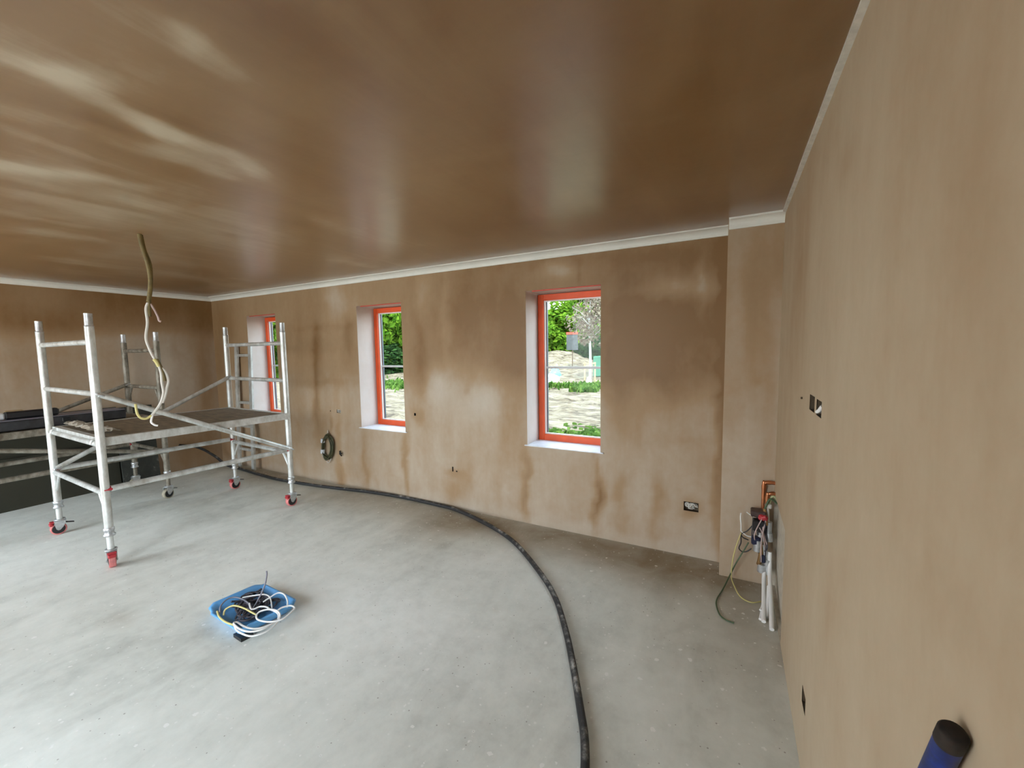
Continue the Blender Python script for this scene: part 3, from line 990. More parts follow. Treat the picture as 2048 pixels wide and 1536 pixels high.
def tower(label, corners, castors, rungs, ledz, deck_z, deck_rng, brace, top=1.80, group=None, upper_gusset=False, AL=None):
    AL = AL or M['alu']
    A, B, C, D = [Vector((x, y, 0)) for x, y in corners]
    cen = (A + B + C + D) / 4
    t = thing('scaffold_tower', label, 'scaffold', cen, group)
    at_z = lambda p, z: Vector((p.x, p.y, z))
    for p, (ang, tyre, cov) in zip((A, B, C, D), castors):
        mb = MB()
        mb.tube([at_z(p, .285), at_z(p, top - .085)], .0254, 18, True)
        lg = mb.build('leg', AL, t)
        mb = MB()
        mb.tube([at_z(p, top - .085), at_z(p, top - .080), at_z(p, top)], [.024, .0225, .0225], 18, False)
        mb.lathe([(.0225, top), (.018, top), (.017, top - .02), (0, top - .02)], (p.x, p.y, 0), None, 18)
        mb.lathe([(.0262, top - .092), (.0262, top - .084), (.0225, top - .084)], (p.x, p.y, 0), None, 18)
        mb.build('spigot', M['steel'], lg)
        mb = MB()
        mb.tube([at_z(p, .131), at_z(p, .30)], .019, 16)
        mb.build('adjustable_foot', AL, t)
        mb = MB()
        mb.lathe([(.020, .225), (.033, .228), (.034, .238), (.027, .244), (.027, .262), (.031, .268), (.031, .284), (.0254, .290)], (p.x, p.y, 0), None, 20)
        mb.box((p.x + .03, p.y - .01, .262), (.022, .012, .012))
        mb.build('locking_collar', M['steel'], t)
        castor(t, p, ang, tyre, cov)
    for (p, q) in ((A, B), (C, D)):
        d = (q - p).normalized()
        for k, z in enumerate(rungs):
            MB().tube([at_z(p, z) + d * .02, at_z(q, z) - d * .02], .019, 14).build('rung', AL, t)
        zs = [rungs[0]] + ([rungs[2]] if upper_gusset else [])
        for z in zs:
            for s_, e in ((p, d), (q, -d)):
                MB().tube([at_z(s_, z) + e * .115 + Vector((0, 0, -.01)), at_z(s_, z - .150) + e * .020], .0105, 10).build('gusset', AL, t)
    e = (C - A).normalized()

    def clip(P, dirv):
        mb = MB()
        u = dirv.normalized(); s_ = u.cross(Vector((0, 0, 1)))
        Rm_ = Matrix((u, s_, u.cross(s_) * -1)).transposed()
        mb.box(P + u * .012, (.050, .052, .018), Rm_, .006)
        mb.box(P + u * .035 + Vector((0, 0, .012)), (.03, .014, .014), Rm_, .004)
        return mb

    for (p, q, s_) in ((A, C, -1), (B, D, 1)):
        a = at_z(p, ledz); c = at_z(q, ledz)
        off = (B - A).normalized() * .0 + Vector((0, 0, .028))
        a += off; c += off
        lg = MB().tube([a + e * .03, c - e * .03], .0215, 14).build('ledger', AL, t)
        clip(a, e).build('clip', M['red'], lg)
        clip(c, -e).build('clip', M['red'], lg)
    side = (B - A).normalized()
    for (p, z0, q, z1, so) in brace:
        p = (A, B, C, D)[p]; q = (A, B, C, D)[q]
        a = at_z(p, z0) + side * so; c = at_z(q, z1) + side * so
        d = (c - a).normalized()
        br = MB().tube([a + d * .01, c - d * .01], .019, 14).build('diagonal_brace', AL, t)
        clip(a, d).build('clip', M['steel'], br)
        clip(c, -d).build('clip', M['steel'], br)
    # deck: plywood in an aluminium frame, hooked over the end rungs
    u0, u1, v0, v1 = deck_rng
    pt = lambda u, v, z: A + (B - A) * u + (C - A) * v + Vector((0, 0, z))
    pl = bpy.data.objects.new('platform', None); COL.objects.link(pl); pl.parent = t
    pl.location = pt((u0 + u1) / 2, (v0 + v1) / 2, deck_z) - world_loc(t)
    hh = .055
    for k, (ua, ub) in enumerate(((u0, u1),)):
        mb = MB()
        q = .03
        mb.prism([pt(ua + q, v0 + q, deck_z - .012), pt(ub - q, v0 + q, deck_z - .012), pt(ub - q, v1 - q, deck_z - .012), pt(ua + q, v1 - q, deck_z - .012)], (0, 0, 0), (0, 0, .012))
        mb.build('deck_board', M['deck'], pl)
        mb = MB()
        q2 = .028
        for (a1, b1, a2, b2) in ((ua, ua + q2, v0, v1), (ub - q2, ub, v0, v1), (ua + q2, ub - q2, v0, v0 + q2), (ua + q2, ub - q2, v1 - q2, v1)):
            mb.prism([pt(a1, a2, deck_z - hh), pt(b1, a2, deck_z - hh), pt(b1, b2, deck_z - hh), pt(a1, b2, deck_z - hh)], (0, 0, 0), (0, 0, hh + .003))
        mb.build('side_rail', AL, pl)
    for u in (u0 + .08, u1 - .08):
        for v, sg in ((v0, -1), (v1, 1)):
            a = pt(u, v, deck_z - .03); out = (C - A).normalized() * sg
            P = [a - out * .01, a + out * .008 + Vector((0, 0, .018)), a + out * .022 + Vector((0, 0, .012)), a + out * .030 + Vector((0, 0, -.012))]
            MB().tube(smooth_path(P, 4), .008, 8).build('hook', AL, pl)
    return t


cA, cB, cC, cD = (-5.030, 1.180), (-3.898, 1.148), (-4.897, 2.525), (-3.822, 2.480)
HP = -math.pi / 2
tw = tower('aluminium scaffold tower on red castors in front of the corner window', [cA, cB, cC, cD],
           [(HP - .15, M['pinkred'], M['red']), (math.radians(-14), M['pinkred'], M['red']), (HP, M['pinkred'], M['red']), (HP - .05, M['pinkred'], M['red'])],
           [.535, .885, 1.245, 1.605], .535, .925, (.03, .985, .005, .985), [(1, 1.245, 3, .570, .035), (0, .570, 2, 1.262, .035)], group='scaffold towers')
eE, eF = (-5.236, 2.035), (-6.03, 2.045)
eG, eH = (-5.236, .62), (-6.03, .62)
tw2 = tower('second scaffold tower against the dark green boards, cream castor, carrying a black case', [eH, eG, eF, eE],
            [(HP, M['tyre_grey'], None), (HP, M['tyre_grey'], None), (HP, M['tyre_grey'], None), (math.radians(-75), M['tyre_grey'], None)],
            [.50, .84, 1.17, 1.56], .475, .885, (.03, .985, .03, .94), [(1, .83, 3, .50, .035), (0, .62, 2, 1.19, .035)], top=1.745, group='scaffold towers', upper_gusset=True, AL=M['alu_dark'])

# crumpled plastic strip at the near end of the deck
random.seed(11)
mb = MB()
n, mrow = 22, 6
A_, B_ = Vector((*cA, .93)), Vector((*cB, .93))
G = []
for i in range(n):
    for j in range(mrow):
        u = .10 + .78 * i / (n - 1)
        p = A_.lerp(B_, u) + Vector((0, .055 + .10 * j / (mrow - 1), .018))
        ez = 0 if j in (0, mrow - 1) else 1
        p += Vector((random.uniform(-.01, .01), random.uniform(-.012, .012), ez * random.uniform(.0, .022) + .004))
        G.append(p)
Fs = [(i * mrow + j, (i + 1) * mrow + j, (i + 1) * mrow + j + 1, i * mrow + j + 1) for i in range(n - 1) for j in range(mrow - 1)]
mb.add(G, Fs, False)
o = mb.build('plastic_sheet', plain('grubby_plastic', (.27, .24, .19), .55, var=.3, scale=20), loc=A_.lerp(B_, .5))
sol = o.modifiers.new('thick', 'SOLIDIFY'); sol.thickness = .003
tag(o, 'crumpled pale plastic strip on the near end of the scaffold deck', 'plastic sheet')

# long black case on the second tower
mb = MB()
mb.box((-5.42, 1.09, .890 + .045), (.24, 1.36, .086), bevel=.008)
o = thing('long_case', 'long black dust-smeared case lying on the deck beside the wall', 'case', (-5.42, 1.09, .89))
mb.build('case_body', M['black_dusty'], o)
mb = MB()
mb.box((-5.42, 1.09, .890 + .090), (.235, 1.35, .006), bevel=.002)
mb.build('lid', M['greycable'], o)
for y in (.75, 1.35):
    MB().box((-5.296, y, .945), (.012, .05, .03), bevel=.003).build('latch', M['black'], o)

tl = thing('hand_tool', 'small black tool with a pale end resting on the long black case', 'tool', (-5.40, 1.13, .983))
mb = MB()
mb.box((-5.40, 1.17, .983 + .034), (.07, .32, .062), bevel=.012)
mb.build('tool_body', M['black'], tl)
mb = MB()
mb.box((-5.396, .988, .983 + .033), (.066, .045, .056), bevel=.010)
mb.build('pale_end', M['tapegrey'], tl)
mb = MB()
mb.box((-5.41, 1.07, .983 + .070), (.03, .10, .012), bevel=.004)
mb.build('trigger', M['wood'], tl)

# green boards leaning on the left wall


def leaning_board(name, label, y0, y1, h, x_top, x_bot, th, mat, group=None):
    mb = MB()
    mb.prism([(x_bot, y0, 0.0), (x_bot + th, y0, 0.0), (x_top + th, y0, h), (x_top, y0, h)], (0, 0, 0), (0, y1 - y0, 0))
    o = mb.build(name, mat, loc=((x_bot), (y0 + y1) / 2, 0))
    return tag(o, label, 'board', group)


GB = 'boards leaning on the end wall'
leaning_board('plasterboard', 'tall dark green board standing on edge along the end wall, hindmost', -.9, 2.02, .915, -6.340, -6.285, .026, M['board'], GB)
leaning_board('plasterboard', 'low dark green offcut leaning in front of the tall green board', -.9, 1.98, .510, -6.275, -6.245, .020, M['board'], GB)
leaning_board('plasterboard', 'short green board splashed with plaster, nearest the room corner', 1.99, 2.34, .905, -6.300, -6.215, .024, M['board_splat'], GB)

# ladder by the corner window
ld = thing('ladder', 'short pale aluminium ladder leaning on the wall behind the scaffold, left of the corner window', 'ladder', (-5.61, 3.04, 0))
p0a, p0b = Vector((-5.775, 3.040, 0)), Vector((-5.440, 3.030, 0))
p1a, p1b = Vector((-5.760, 3.095, 1.62)), Vector((-5.455, 3.095, 1.62))
for a, b_ in ((p0a, p1a), (p0b, p1b)):
    d = (b_ - a).normalized()
    mb = MB()
    s_ = Vector((1, 0, 0)); f_ = d.cross(s_).normalized()
    P = [a + s_ * x + f_ * y for x, y in ((-.030, -.012), (.030, -.012), (.030, .012), (-.030, .012))]
    mb.prism(P, (0, 0, 0), b_ - a)
    mb.build('stile', AL, ld)
for k in range(5):
    tt = .16 + k * .19
    a, b_ = p0a.lerp(p1a, tt), p0b.lerp(p1b, tt)
    MB().box((a + b_) / 2, ((b_ - a).length, .024, .034), None, .003).build('rung', AL, ld)

# ------------------------------------------------------------------ black pipe over the floor
pts = [(-6.30, 2.60, .34), (-6.28, 2.80, .27), (-6.17, 2.93, .14), (-5.95, 2.965, .03), (-5.62, 2.965, .017), (-5.15, 2.925, .017), (-4.70, 2.905, .017), (-4.05, 2.957, .017), (-3.405, 3.06, .017), (-2.95, 3.095, .017),
       (-2.47, 3.085, .017), (-2.208, 3.05, .017), (-1.786, 2.90, .017), (-1.448, 2.715, .017), (-1.10, 2.412, .017), (-.905, 2.20, .017), (-.754, 1.969, .017), (-.637, 1.76, .017),
       (-.525, 1.54, .017), (-.452, 1.383, .017), (-.405, 1.20, .017), (-.36, .80, .017), (-.34, .2, .017)]
mb = MB().tube(smooth_path(pts, 8), .0165, 14)
o = mb.build('black_pipe', M['pipe'], loc=(-1.1, 2.41, 0))
tag(o, 'long dusty black pipe curving across the concrete floor', 'pipe')

# ------------------------------------------------------------------ blue tray with cable offcuts
tcx, tcy, tang = -2.418, 1.290, math.radians(-3)
TR = Matrix.Rotation(tang, 3, 'Z')
tp = lambda x, y, z: Vector((tcx, tcy, 0)) + TR @ Vector((x, y, z))


def rrect(hx, hy, r, n=6):
    out = []
    for cx, cy, a0 in ((hx - r, hy - r, 0), (-hx + r, hy - r, 90), (-hx + r, -hy + r, 180), (hx - r, -hy + r, 270)):
        for k in range(n + 1):
            a = math.radians(a0 + 90 * k / n)
            out.append((cx + r * math.cos(a), cy + r * math.sin(a)))
    return out


tr_ = thing('blue_tray', 'pale blue plastic tray of cable offcuts on the floor', 'tray', (tcx, tcy, 0))
mb = MB()
rings = [(.135, .095, .04, .010), (.160, .122, .05, .012), (.178, .138, .055, .040), (.188, .148, .06, .058), (.198, .158, .06, .060), (.200, .160, .06, .052), (.190, .150, .06, .030), (.165, .128, .05, .006), (.14, .10, .05, .004)]
V = []
for hx, hy, r, z in rings:
    for k, (x, y) in enumerate(rrect(hx, hy, r)):
        wob = 1 + .035 * math.sin(k * .9) + .02 * math.sin(k * 2.3)
        V.append(tp(x * wob, y * wob, z + .010 * (1 if z > .03 else 0) * math.sin(k * .55)))
nr = 28
Fs = [(i * nr + k, i * nr + (k + 1) % nr, (i + 1) * nr + (k + 1) % nr, (i + 1) * nr + k) for i in range(len(rings) - 1) for k in range(nr)]
mb.add(V, Fs, True)
mb.add([V[k] for k in range(nr)], [tuple(range(nr))])
mb.build('tray_body', M['blue'], tr_)
mb = MB()
mb.prism([tp(.115, -.160, .001), tp(.195, -.160, .001), tp(.20, -.10, .001), tp(.12, -.09, .001)], (0, 0, 0), (0, 0, .018))
mb.build('corner_foot', M['black'], tr_)


def loop(c, rx, ry, tilt, taz, rot, z_wob=.01, turns=1.0, start=0.0, seed=0, n=40, shrink=.0):
    rnd = random.Random(seed)
    R = Matrix.Rotation(taz, 3, 'Z') @ Matrix.Rotation(tilt, 3, 'X') @ Matrix.Rotation(rot, 3, 'Z')
    ph = rnd.uniform(0, 6)
    P = []
    for i in range(int(n * turns) + 1):
        a = start + 2 * math.pi * i / n
        k = 1 - shrink * i / n
        q = R @ Vector((rx * k * math.cos(a), ry * k * math.sin(a), z_wob * math.sin(2 * a + ph)))
        p = tp(c[0] + q.x, c[1] + q.y, c[2] + q.z)
        p.z = max(p.z, .022)
        P.append(p)
    return P


# tangle of dark offcuts, each its own piece
random.seed(5)
for k in range(36):
    P = loop((random.uniform(-.125, .075), random.uniform(-.075, .065), .036 + .026 * random.random()), random.uniform(.03, .075), random.uniform(.02, .05),
             random.uniform(-.35, .35), random.uniform(0, 6), 0, .008, random.uniform(.45, .9), random.uniform(0, 6), k)
    o = MB().tube(P, .0055, 7).build('dark_cable_offcut', M['darkcable'], loc=P[0])
    tag(o, 'short dark cable offcut in the tangle in the middle of the blue tray', 'cable', 'dark cable offcuts in the tray')


def traced(name, label, pts, r, mat, group=None):
    """pts: (x, y in the tray close-up, height above the floor)"""
    P = [Vector(on_z(380 + x / 7.877, 1130 + y / 7.877, z)) for x, y, z in pts]
    o = MB().tube(smooth_path(P, 8), r, 8).build(name, mat, loc=P[0])
    return tag(o, label, 'cable', group)


WG = 'white cable offcuts in the tray'
traced('white_cable', 'longest white cable, coiled twice and spilling over the front rim of the blue tray',
       [(690, 925, .072), (740, 1030, .066), (880, 1105, .062), (1010, 1115, .060), (1210, 1045, .060), (1370, 910, .066), (1420, 800, .078), (1370, 720, .090), (1230, 700, .096), (1100, 735, .092),
        (1045, 800, .084), (1080, 865, .078), (1250, 895, .074), (1450, 855, .074), (1610, 730, .078), (1645, 670, .084), (1580, 640, .092), (1450, 670, .096), (1370, 725, .092)], .0045, M['white'], WG)
traced('white_cable', 'thick white cable in a double bend along the front of the blue tray',
       [(1240, 690, .070), (1380, 760, .066), (1370, 880, .062), (1200, 965, .062), (1020, 1005, .064), (860, 970, .068), (740, 900, .074), (690, 925, .082), (790, 1010, .080), (950, 1050, .076), (1150, 1010, .074), (1310, 915, .074)], .0048, M['white'], WG)
traced('white_cable', 'white cable loop standing up over the far corner of the blue tray',
       [(1530, 660, .070), (1535, 560, .085), (1480, 462, .095), (1395, 438, .098), (1300, 485, .092), (1150, 585, .075)], .0042, M['white'], WG)
traced('white_cable', 'thin white cable bridging the far side of the blue tray',
       [(830, 512, .075), (1000, 482, .085), (1180, 465, .090), (1265, 525, .084), (1290, 680, .062)], .0036, M['white'], WG)
traced('white_cable', 'short hooked white cable end in the middle of the blue tray',
       [(935, 605, .090), (960, 685, .078), (1010, 692, .080), (1100, 657, .086), (1200, 660, .084), (1255, 695, .074)], .0046, M['white'], WG)
traced('yellow_cable', 'pale yellow cable end lying along the rim at the black corner side of the tray',
       [(430, 730, .075), (465, 820, .074), (560, 897, .070), (690, 945, .070)], .0050, M['yellow'])
traced('yellow_cable', 'pale yellow cable arched across the middle of the blue tray',
       [(530, 790, .060), (560, 700, .085), (690, 640, .100), (850, 680, .098), (960, 740, .092), (1050, 785, .084)], .0046, M['yellow'])
traced('grey_cable', 'grey cable curving along the back rim of the blue tray',
       [(470, 745, .075), (485, 645, .088), (580, 545, .096), (700, 508, .096), (830, 540, .088), (925, 605, .070)], .0040, M['greycable'])
P = [tp(.03, -.02, .045), tp(.028, .02, .09), tp(.022, .06, .145), tp(.005, .085, .195), tp(-.005, .09, .215)]
o = MB().tube(smooth_path(P, 8), .0042, 8).build('grey_cable', M['greycable'], loc=P[0])
tag(o, 'grey cable end sticking straight up out of the blue tray', 'cable')

# ------------------------------------------------------------------ cable tails hanging from the ceiling
hc = on_z(279, 468, ZC)[:2]


def hp(x, y, off=0.0):
    d = ray(x, y)
    t_ = (hc @ d[:2]) / (d[:2] @ d[:2]) + off
    return Vector(CPOS + d * t_)


hg = thing('hanging_cables', 'bundle of cable tails hanging from the ceiling in front of the scaffold', 'cable', (hc[0], hc[1], ZC))
mb = MB()
mb.tube(smooth_path([hp(279, 468), hp(281, 480), hp(288, 505), hp(296, 530), hp(301, 560), hp(299, 590), hp(297, 604)], 6), .0125, 10)
mb.tube(smooth_path([hp(283, 470, .004), hp(290, 500, .004), hp(301, 530, .004), hp(303, 570, .004), hp(299, 606, .004)], 6), .008, 8)
mb.build('cable_bundle', M['olive'], hg)
MB().tube(smooth_path([hp(298, 600), hp(299, 620), hp(300, 633)], 6), .009, 8).build('dark_sheath', M['olive'], hg)
mb = MB()
mb.tube(smooth_path([hp(313, 718), hp(320, 730), hp(326, 745), hp(330, 762)], 6), .009, 8)
mb.build('dark_sheath', M['olive'], hg)
mb = MB()
mb.tube(smooth_path([hp(296, 606), hp(292, 618), hp(295, 645), hp(292, 675), hp(298, 695), hp(306, 712), hp(316, 728), hp(322, 745), hp(324, 765), hp(327, 785), hp(322, 805), hp(311, 822), hp(304, 830)], 6), .0085, 10)
mb.build('grey_strand', M['greywhite'], hg)
mb = MB()
mb.tube(smooth_path([hp(317, 732), hp(330, 742), hp(337, 760), hp(334, 775), hp(331, 790), hp(325, 806)], 6), .008, 10)
mb.build('grey_strand', M['greywhite'], hg)
mb = MB()
mb.tube(smooth_path([hp(301, 608), hp(309, 620), hp(316, 634), hp(318, 641), hp(322, 643)], 6), .0065, 8)
mb.build('pink_strand', M['pink'], hg)
mb = MB()
mb.tube(smooth_path([hp(308, 718), hp(313, 724), hp(318, 733)], 6), .011, 8)
mb.build('yellow_strand', M['yellow'], hg)
mb = MB()
mb.tube(smooth_path([hp(271, 808), hp(272, 815), hp(275, 828), hp(282, 836), hp(293, 837), hp(303, 831)], 6), .0075, 8)
mb.build('yellow_strand', M['yellow'], hg)
mb = MB()
mb.tube(smooth_path([hp(306, 828), hp(303, 838), hp(303, 845), hp(310, 850), hp(316, 851)], 6), .0065, 8)
mb.build('white_strand', M['white'], hg)

# ------------------------------------------------------------------ coil of cable on the back wall
cc = on_y(661, 893, YB)
cl = thing('cable_coil', 'oval coil of dark green cable hanging on the back wall between the windows', 'cable coil', (cc[0], YB - .03, cc[2]))
random.seed(8)
P = []
for k in range(12):
    rx, rz = random.uniform(.070, .098), random.uniform(.115, .150)
    ox, oz, oy = random.uniform(-.02, .005), random.uniform(-.012, .012), random.uniform(.018, .052)
    for i in range(30):
        a = 2 * math.pi * i / 30 + 1.5
        P.append((cc[0] + ox + rx * math.cos(a) + .015 * math.sin(a), YB - oy, cc[2] + oz + rz * math.sin(a)))
for _ in range(3):
    P = [P[0]] + [tuple((P[i - 1][j] + 2 * P[i][j] + P[i + 1][j]) / 4 for j in range(3)) for i in range(1, len(P) - 1)] + [P[-1]]
mb = MB().tube(P, .0058, 7)
mb.build('coil', M['coilgreen'], cl)
for z, dx in ((.07, -.078), (-.055, -.090)):
    MB().tube([(cc[0] + dx - .002, YB - .037, cc[2] + z - .022), (cc[0] + dx + .004, YB - .037, cc[2] + z + .022)], .024, 12).build('tape_wrap', M['tapegrey'], cl)
mb = MB()
mb.tube(smooth_path([(cc[0] - .06, YB - .03, cc[2] - .125), (cc[0] - .03, YB - .03, cc[2] - .175), (cc[0], YB - .03, cc[2] - .18), (cc[0] + .04, YB - .03, cc[2] - .13)], 8), .0045, 7)
mb.build('loose_end', M['greywhite'], cl)
mb = MB()
mb.tube(smooth_path([(cc[0] - .10, YB - .03, cc[2] - .09), (cc[0] - .09, YB - .04, cc[2] - .115), (cc[0] - .05, YB - .035, cc[2] - .12)], 8), .0045, 7)
mb.build('loose_end', M['greywhite'], cl)
mb = MB()
mb.tube([(cc[0] - .012, YB - .02, cc[2] + .14), (cc[0] - .014, YB - .012, cc[2] + .19)], .006, 7)
mb.build('loose_end', M['greywhite'], cl)
q = on_y(683, 905, YB)
for k, dz in enumerate((0, -.022)):
    mb = MB().tube(smooth_path([(q[0] - .03, YB + .01, q[2] + .012 + dz * .3), (q[0] - .005, YB - .02, q[2] + .012 + dz), (q[0] + .035, YB - .03, q[2] - .005 + dz)], 6), .007, 8)
    o = mb.build('cable_tail', M['black'], loc=(q[0], YB - .02, q[2] + dz))
    tag(o, ('upper of two short black cable tails poking from the wall beside the cable coil', 'lower of two short black cable tails poking from the wall beside the cable coil')[k], 'cable', 'black cable tails')

# ------------------------------------------------------------------ back boxes


def box_back(name, label, x0, x1, z0, z1, dp=.035, mat='steel', group=None):
    t = thing(name, label, 'back box', ((x0 + x1) / 2, YB + dp, z0), group)
    mb = MB()
    y0, y1 = YB + .002, YB + dp
    mb.add([(x0, y1, z0), (x1, y1, z0), (x1, y1, z1), (x0, y1, z1)], [(0, 1, 2, 3)])
    for a, b_ in (((x0, z0), (x1, z0)), ((x1, z0), (x1, z1)), ((x1, z1), (x0, z1)), ((x0, z1), (x0, z0))):
        mb.add([(a[0], y0, a[1]), (b_[0], y0, b_[1]), (b_[0], y1, b_[1]), (a[0], y1, a[1])], [(0, 1, 2, 3)])
    mb.build('box', M[mat], t)
    return t


bx = box_back('back_box', 'open metal socket box with crumpled pale wires, beside the pier', *box_holes[0], mat='darkbox')
random.seed(21)
x0, x1, z0, z1 = box_holes[0]
mb = MB()
for k in range(7):
    cx, cz = random.uniform(x0 + .035, x1 - .03), random.uniform(z0 + .022, z1 - .02)
    P = [(cx + .022 * math.cos(a) * random.uniform(.7, 1.2), YB + .012 + random.uniform(-.012, .01), cz + .016 * math.sin(a) * random.uniform(.7, 1.2)) for a in np.linspace(0, 5, 7)]
    mb.tube(smooth_path(P, 4), .0042, 7)
mb.build('wire', M['greywhite'], bx)
mb = MB()
P = [(x0 + .022 + .012 * math.cos(a), YB + .012, z0 + .042 + .014 * math.sin(a)) for a in np.linspace(0, 6, 9)]
mb.tube(smooth_path(P, 4), .005, 7)
mb.build('wire', M['greywhite'], bx)

bx = box_back('back_box', 'wall box with tangled dark wires above the hanging cable coil', *box_holes[3], mat='darkbox')
x0, x1, z0, z1 = box_holes[3]
mb = MB()
for k in range(3):
    cx = x0 + .016 + k * .02
    P = [(cx + .010 * math.cos(a + k), YB + .006, (z0 + z1) / 2 + .014 * math.sin(a + k)) for a in np.linspace(0, 5.2, 8)]
    mb.tube(smooth_path(P, 4), .0036, 7)
mb.build('wire', M['greywhite'], bx)
bx = box_back('back_box', 'half plastered-over wall box, a dark slot and dash low between two windows', -2.332, -2.272, .358, .405, mat='black')
bx = box_back('cable_hole', 'small dark hole in the plaster just beside the middle window', *box_holes[4], mat='black')
tag(bx, bx['label'], 'hole')
bx = box_back('cable_hole', 'tiny dark hole in the plaster above the hanging cable coil', *box_holes[5], mat='black')
tag(bx, bx['label'], 'hole')


def box_right(label, y0, y1, z0, z1, dp=.035):
    t = thing('back_box', label, 'back box', (XR + dp, (y0 + y1) / 2, z0), 'back boxes in the long plain wall')
    mb = MB()
    a0, a1 = XR + .002, XR + dp
    mb.add([(a1, y0, z0), (a1, y1, z0), (a1, y1, z1), (a1, y0, z1)], [(0, 3, 2, 1)])
    for a, b_ in (((y0, z0), (y1, z0)), ((y1, z0), (y1, z1)), ((y1, z1), (y0, z1)), ((y0, z1), (y0, z0))):
        mb.add([(a0, a[0], a[1]), (a0, b_[0], b_[1]), (a1, b_[0], b_[1]), (a1, a[0], a[1])], [(0, 1, 2, 3)])
    mb.build('box', M['darkbox'], t)
    return t


b1 = box_right('empty brown switch box at eye height, farther of the pair', *RB[0])
b2 = box_right('brown switch box at eye height with a white cable end, nearer of the pair', *RB[1])
b3 = box_right('dark socket box low down near the floor in the plain wall', *RB[2])
mb = MB()
mb.tube(smooth_path([(XR + .03, 1.660, 1.287), (XR + .004, 1.650, 1.291), (XR - .004, 1.630, 1.292), (XR - .002, 1.615, 1.297), (XR + .001, 1.606, 1.306), (XR + .004, 1.600, 1.314)], 6), .0062, 10)
mb.build('cable_end', M['white'], b2)
mb = MB()
mb.box((XR + .006, 1.722, 1.316), (.006, .010, .003))
mb.build('lug', M['tapegrey'], b1)
q = on_x(1605, 796, XR)
mb = MB().tube([(XR + .002, q[1], q[2]), (XR - .006, q[1], q[2])], .0045, 10)
o = mb.build('screw_head', M['darkbox'], loc=tuple(q))
tag(o, 'tiny dark screw in the plain wall beyond the switch boxes', 'screw')

# ------------------------------------------------------------------ services cluster in the corner by the pier
# copper pipes: two risers turning into the wall
cp = thing('copper_pipe', 'two bright copper pipes bent over into the wall above the wiring', 'pipe', (.20, PY - .04, .40))
for k, (x, y, zt) in enumerate(((.193, PY - .020, .668), (.212, PY - .055, .612))):
    P = [(x, y, .36), (x, y, zt - .022), (x + .006, y, zt - .008), (x + .02, y, zt), (XR + .012, y, zt)]
    MB().tube(smooth_path(P, 5), .0105, 14).build('riser', M['copper'], cp)
    mb = MB()
    mb.tube([(x, y, zt - .045), (x, y, zt - .020)], .0128, 14)
    mb.tube([(x + .018, y, zt), (x + .034, y, zt)], .0128, 14)
    mb.build('elbow_collar', M['copper'], cp)

wc = thing('wiring_cluster', 'tangle of valves, junction boxes and wires hanging at the foot of the pier', 'wiring', (.20, PY - .07, .12))
mb = MB()
mb.box((.168, PY - .085, .415), (.062, .055, .068), bevel=.006)
mb.build('dark_box', M['black'], wc)
mb = MB()
mb.box((.166, PY - .068, .485), (.080, .070, .040), bevel=.006)
mb.build('brown_box', plain('brown_box', (.06, .035, .03), .5, var=.4, scale=30), wc)
mb = MB()
mb.box((.190, PY - .098, .470), (.050, .030, .034), Matrix.Rotation(.3, 3, 'Y'), .008)
mb.tube([(.17, PY - .10, .462), (.205, PY - .11, .480)], .012, 10)
mb.build('red_valve', M['red'], wc)
mb = MB()
mb.tube([(.180, PY - .075, .37), (.180, PY - .075, .345)], .020, 12)
mb.tube([(.180, PY - .075, .345), (.186, PY - .075, .31)], .014, 12)
mb.tube([(.168, PY - .085, .32), (.168, PY - .085, .25)], .024, 14)
mb.build('valve_body', M['steel'], wc)
mb = MB()
mb.box((.158, PY - .085, .315), (.050, .045, .05), bevel=.008)
mb.box((.196, PY - .105, .215), (.030, .028, .045), bevel=.006)
mb.build('blue_black_cap', plain('navy_cap', (.012, .016, .045), .4), wc)
mb = MB()
mb.tube(smooth_path([(.183, PY - .09, .30), (.186, PY - .095, .24), (.180, PY - .095, .19), (.176, PY - .09, .17)], 5), .013, 12)
mb.build('brass_fitting', M['brass'], wc)
MB().tube([(.196, PY - .08, .52), (.212, PY - .08, .42)], .009, 10).build('brass_fitting', M['brass'], wc)
mb = MB()
mb.tube([(.195, PY - .09, .175), (.195, PY - .09, .125)], .026, 16)
mb.tube([(.222, PY - .09, .21), (.222, PY - .09, .12)], .020, 16)
mb.tube([(.224, PY - .07, .44), (.224, PY - .07, .37)], .017, 14)
mb.tube([(.224, PY - .07, .37), (.228, PY - .075, .32)], .021, 14)
mb.tube([(.200, PY - .085, .30), (.215, PY - .09, .18)], .015, 12)
mb.build('grey_fitting', M['steel'], wc)
mb = MB()
mb.box((.218, PY - .06, .535), (.036, .036, .028), bevel=.006)
mb.tube([(.214, PY - .065, .53), (.220, PY - .07, .44)], .008, 10)
mb.build('white_connector', M['greywhite'], wc)
random.seed(31)
for k in range(7):
    a = Vector((random.uniform(.14, .225), PY - random.uniform(.05, .08), random.uniform(.40, .52)))
    b_ = Vector((random.uniform(.15, .225), PY - random.uniform(.06, .09), random.uniform(.18, .34)))
    mid_ = (a + b_) / 2 + Vector((random.uniform(-.045, .02), random.uniform(-.05, -.01), random.uniform(-.04, .04)))
    MB().tube(smooth_path([a, mid_, b_], 6), .0035, 7).build('dark_wire', M['darkcable'], wc)
for k in range(4):
    a = Vector((random.uniform(.15, .225), PY - random.uniform(.08, .12), random.uniform(.42, .50)))
    b_ = Vector((random.uniform(.15, .225), PY - random.uniform(.08, .13), random.uniform(.16, .30)))
    mid_ = (a + b_) / 2 + Vector((random.uniform(-.03, .02), random.uniform(-.035, 0), random.uniform(-.04, .04)))
    MB().tube(smooth_path([a, mid_, b_], 6), .0032, 7).build('grey_wire', M['pink'], wc)
mb = MB()
Y0 = PY - .06
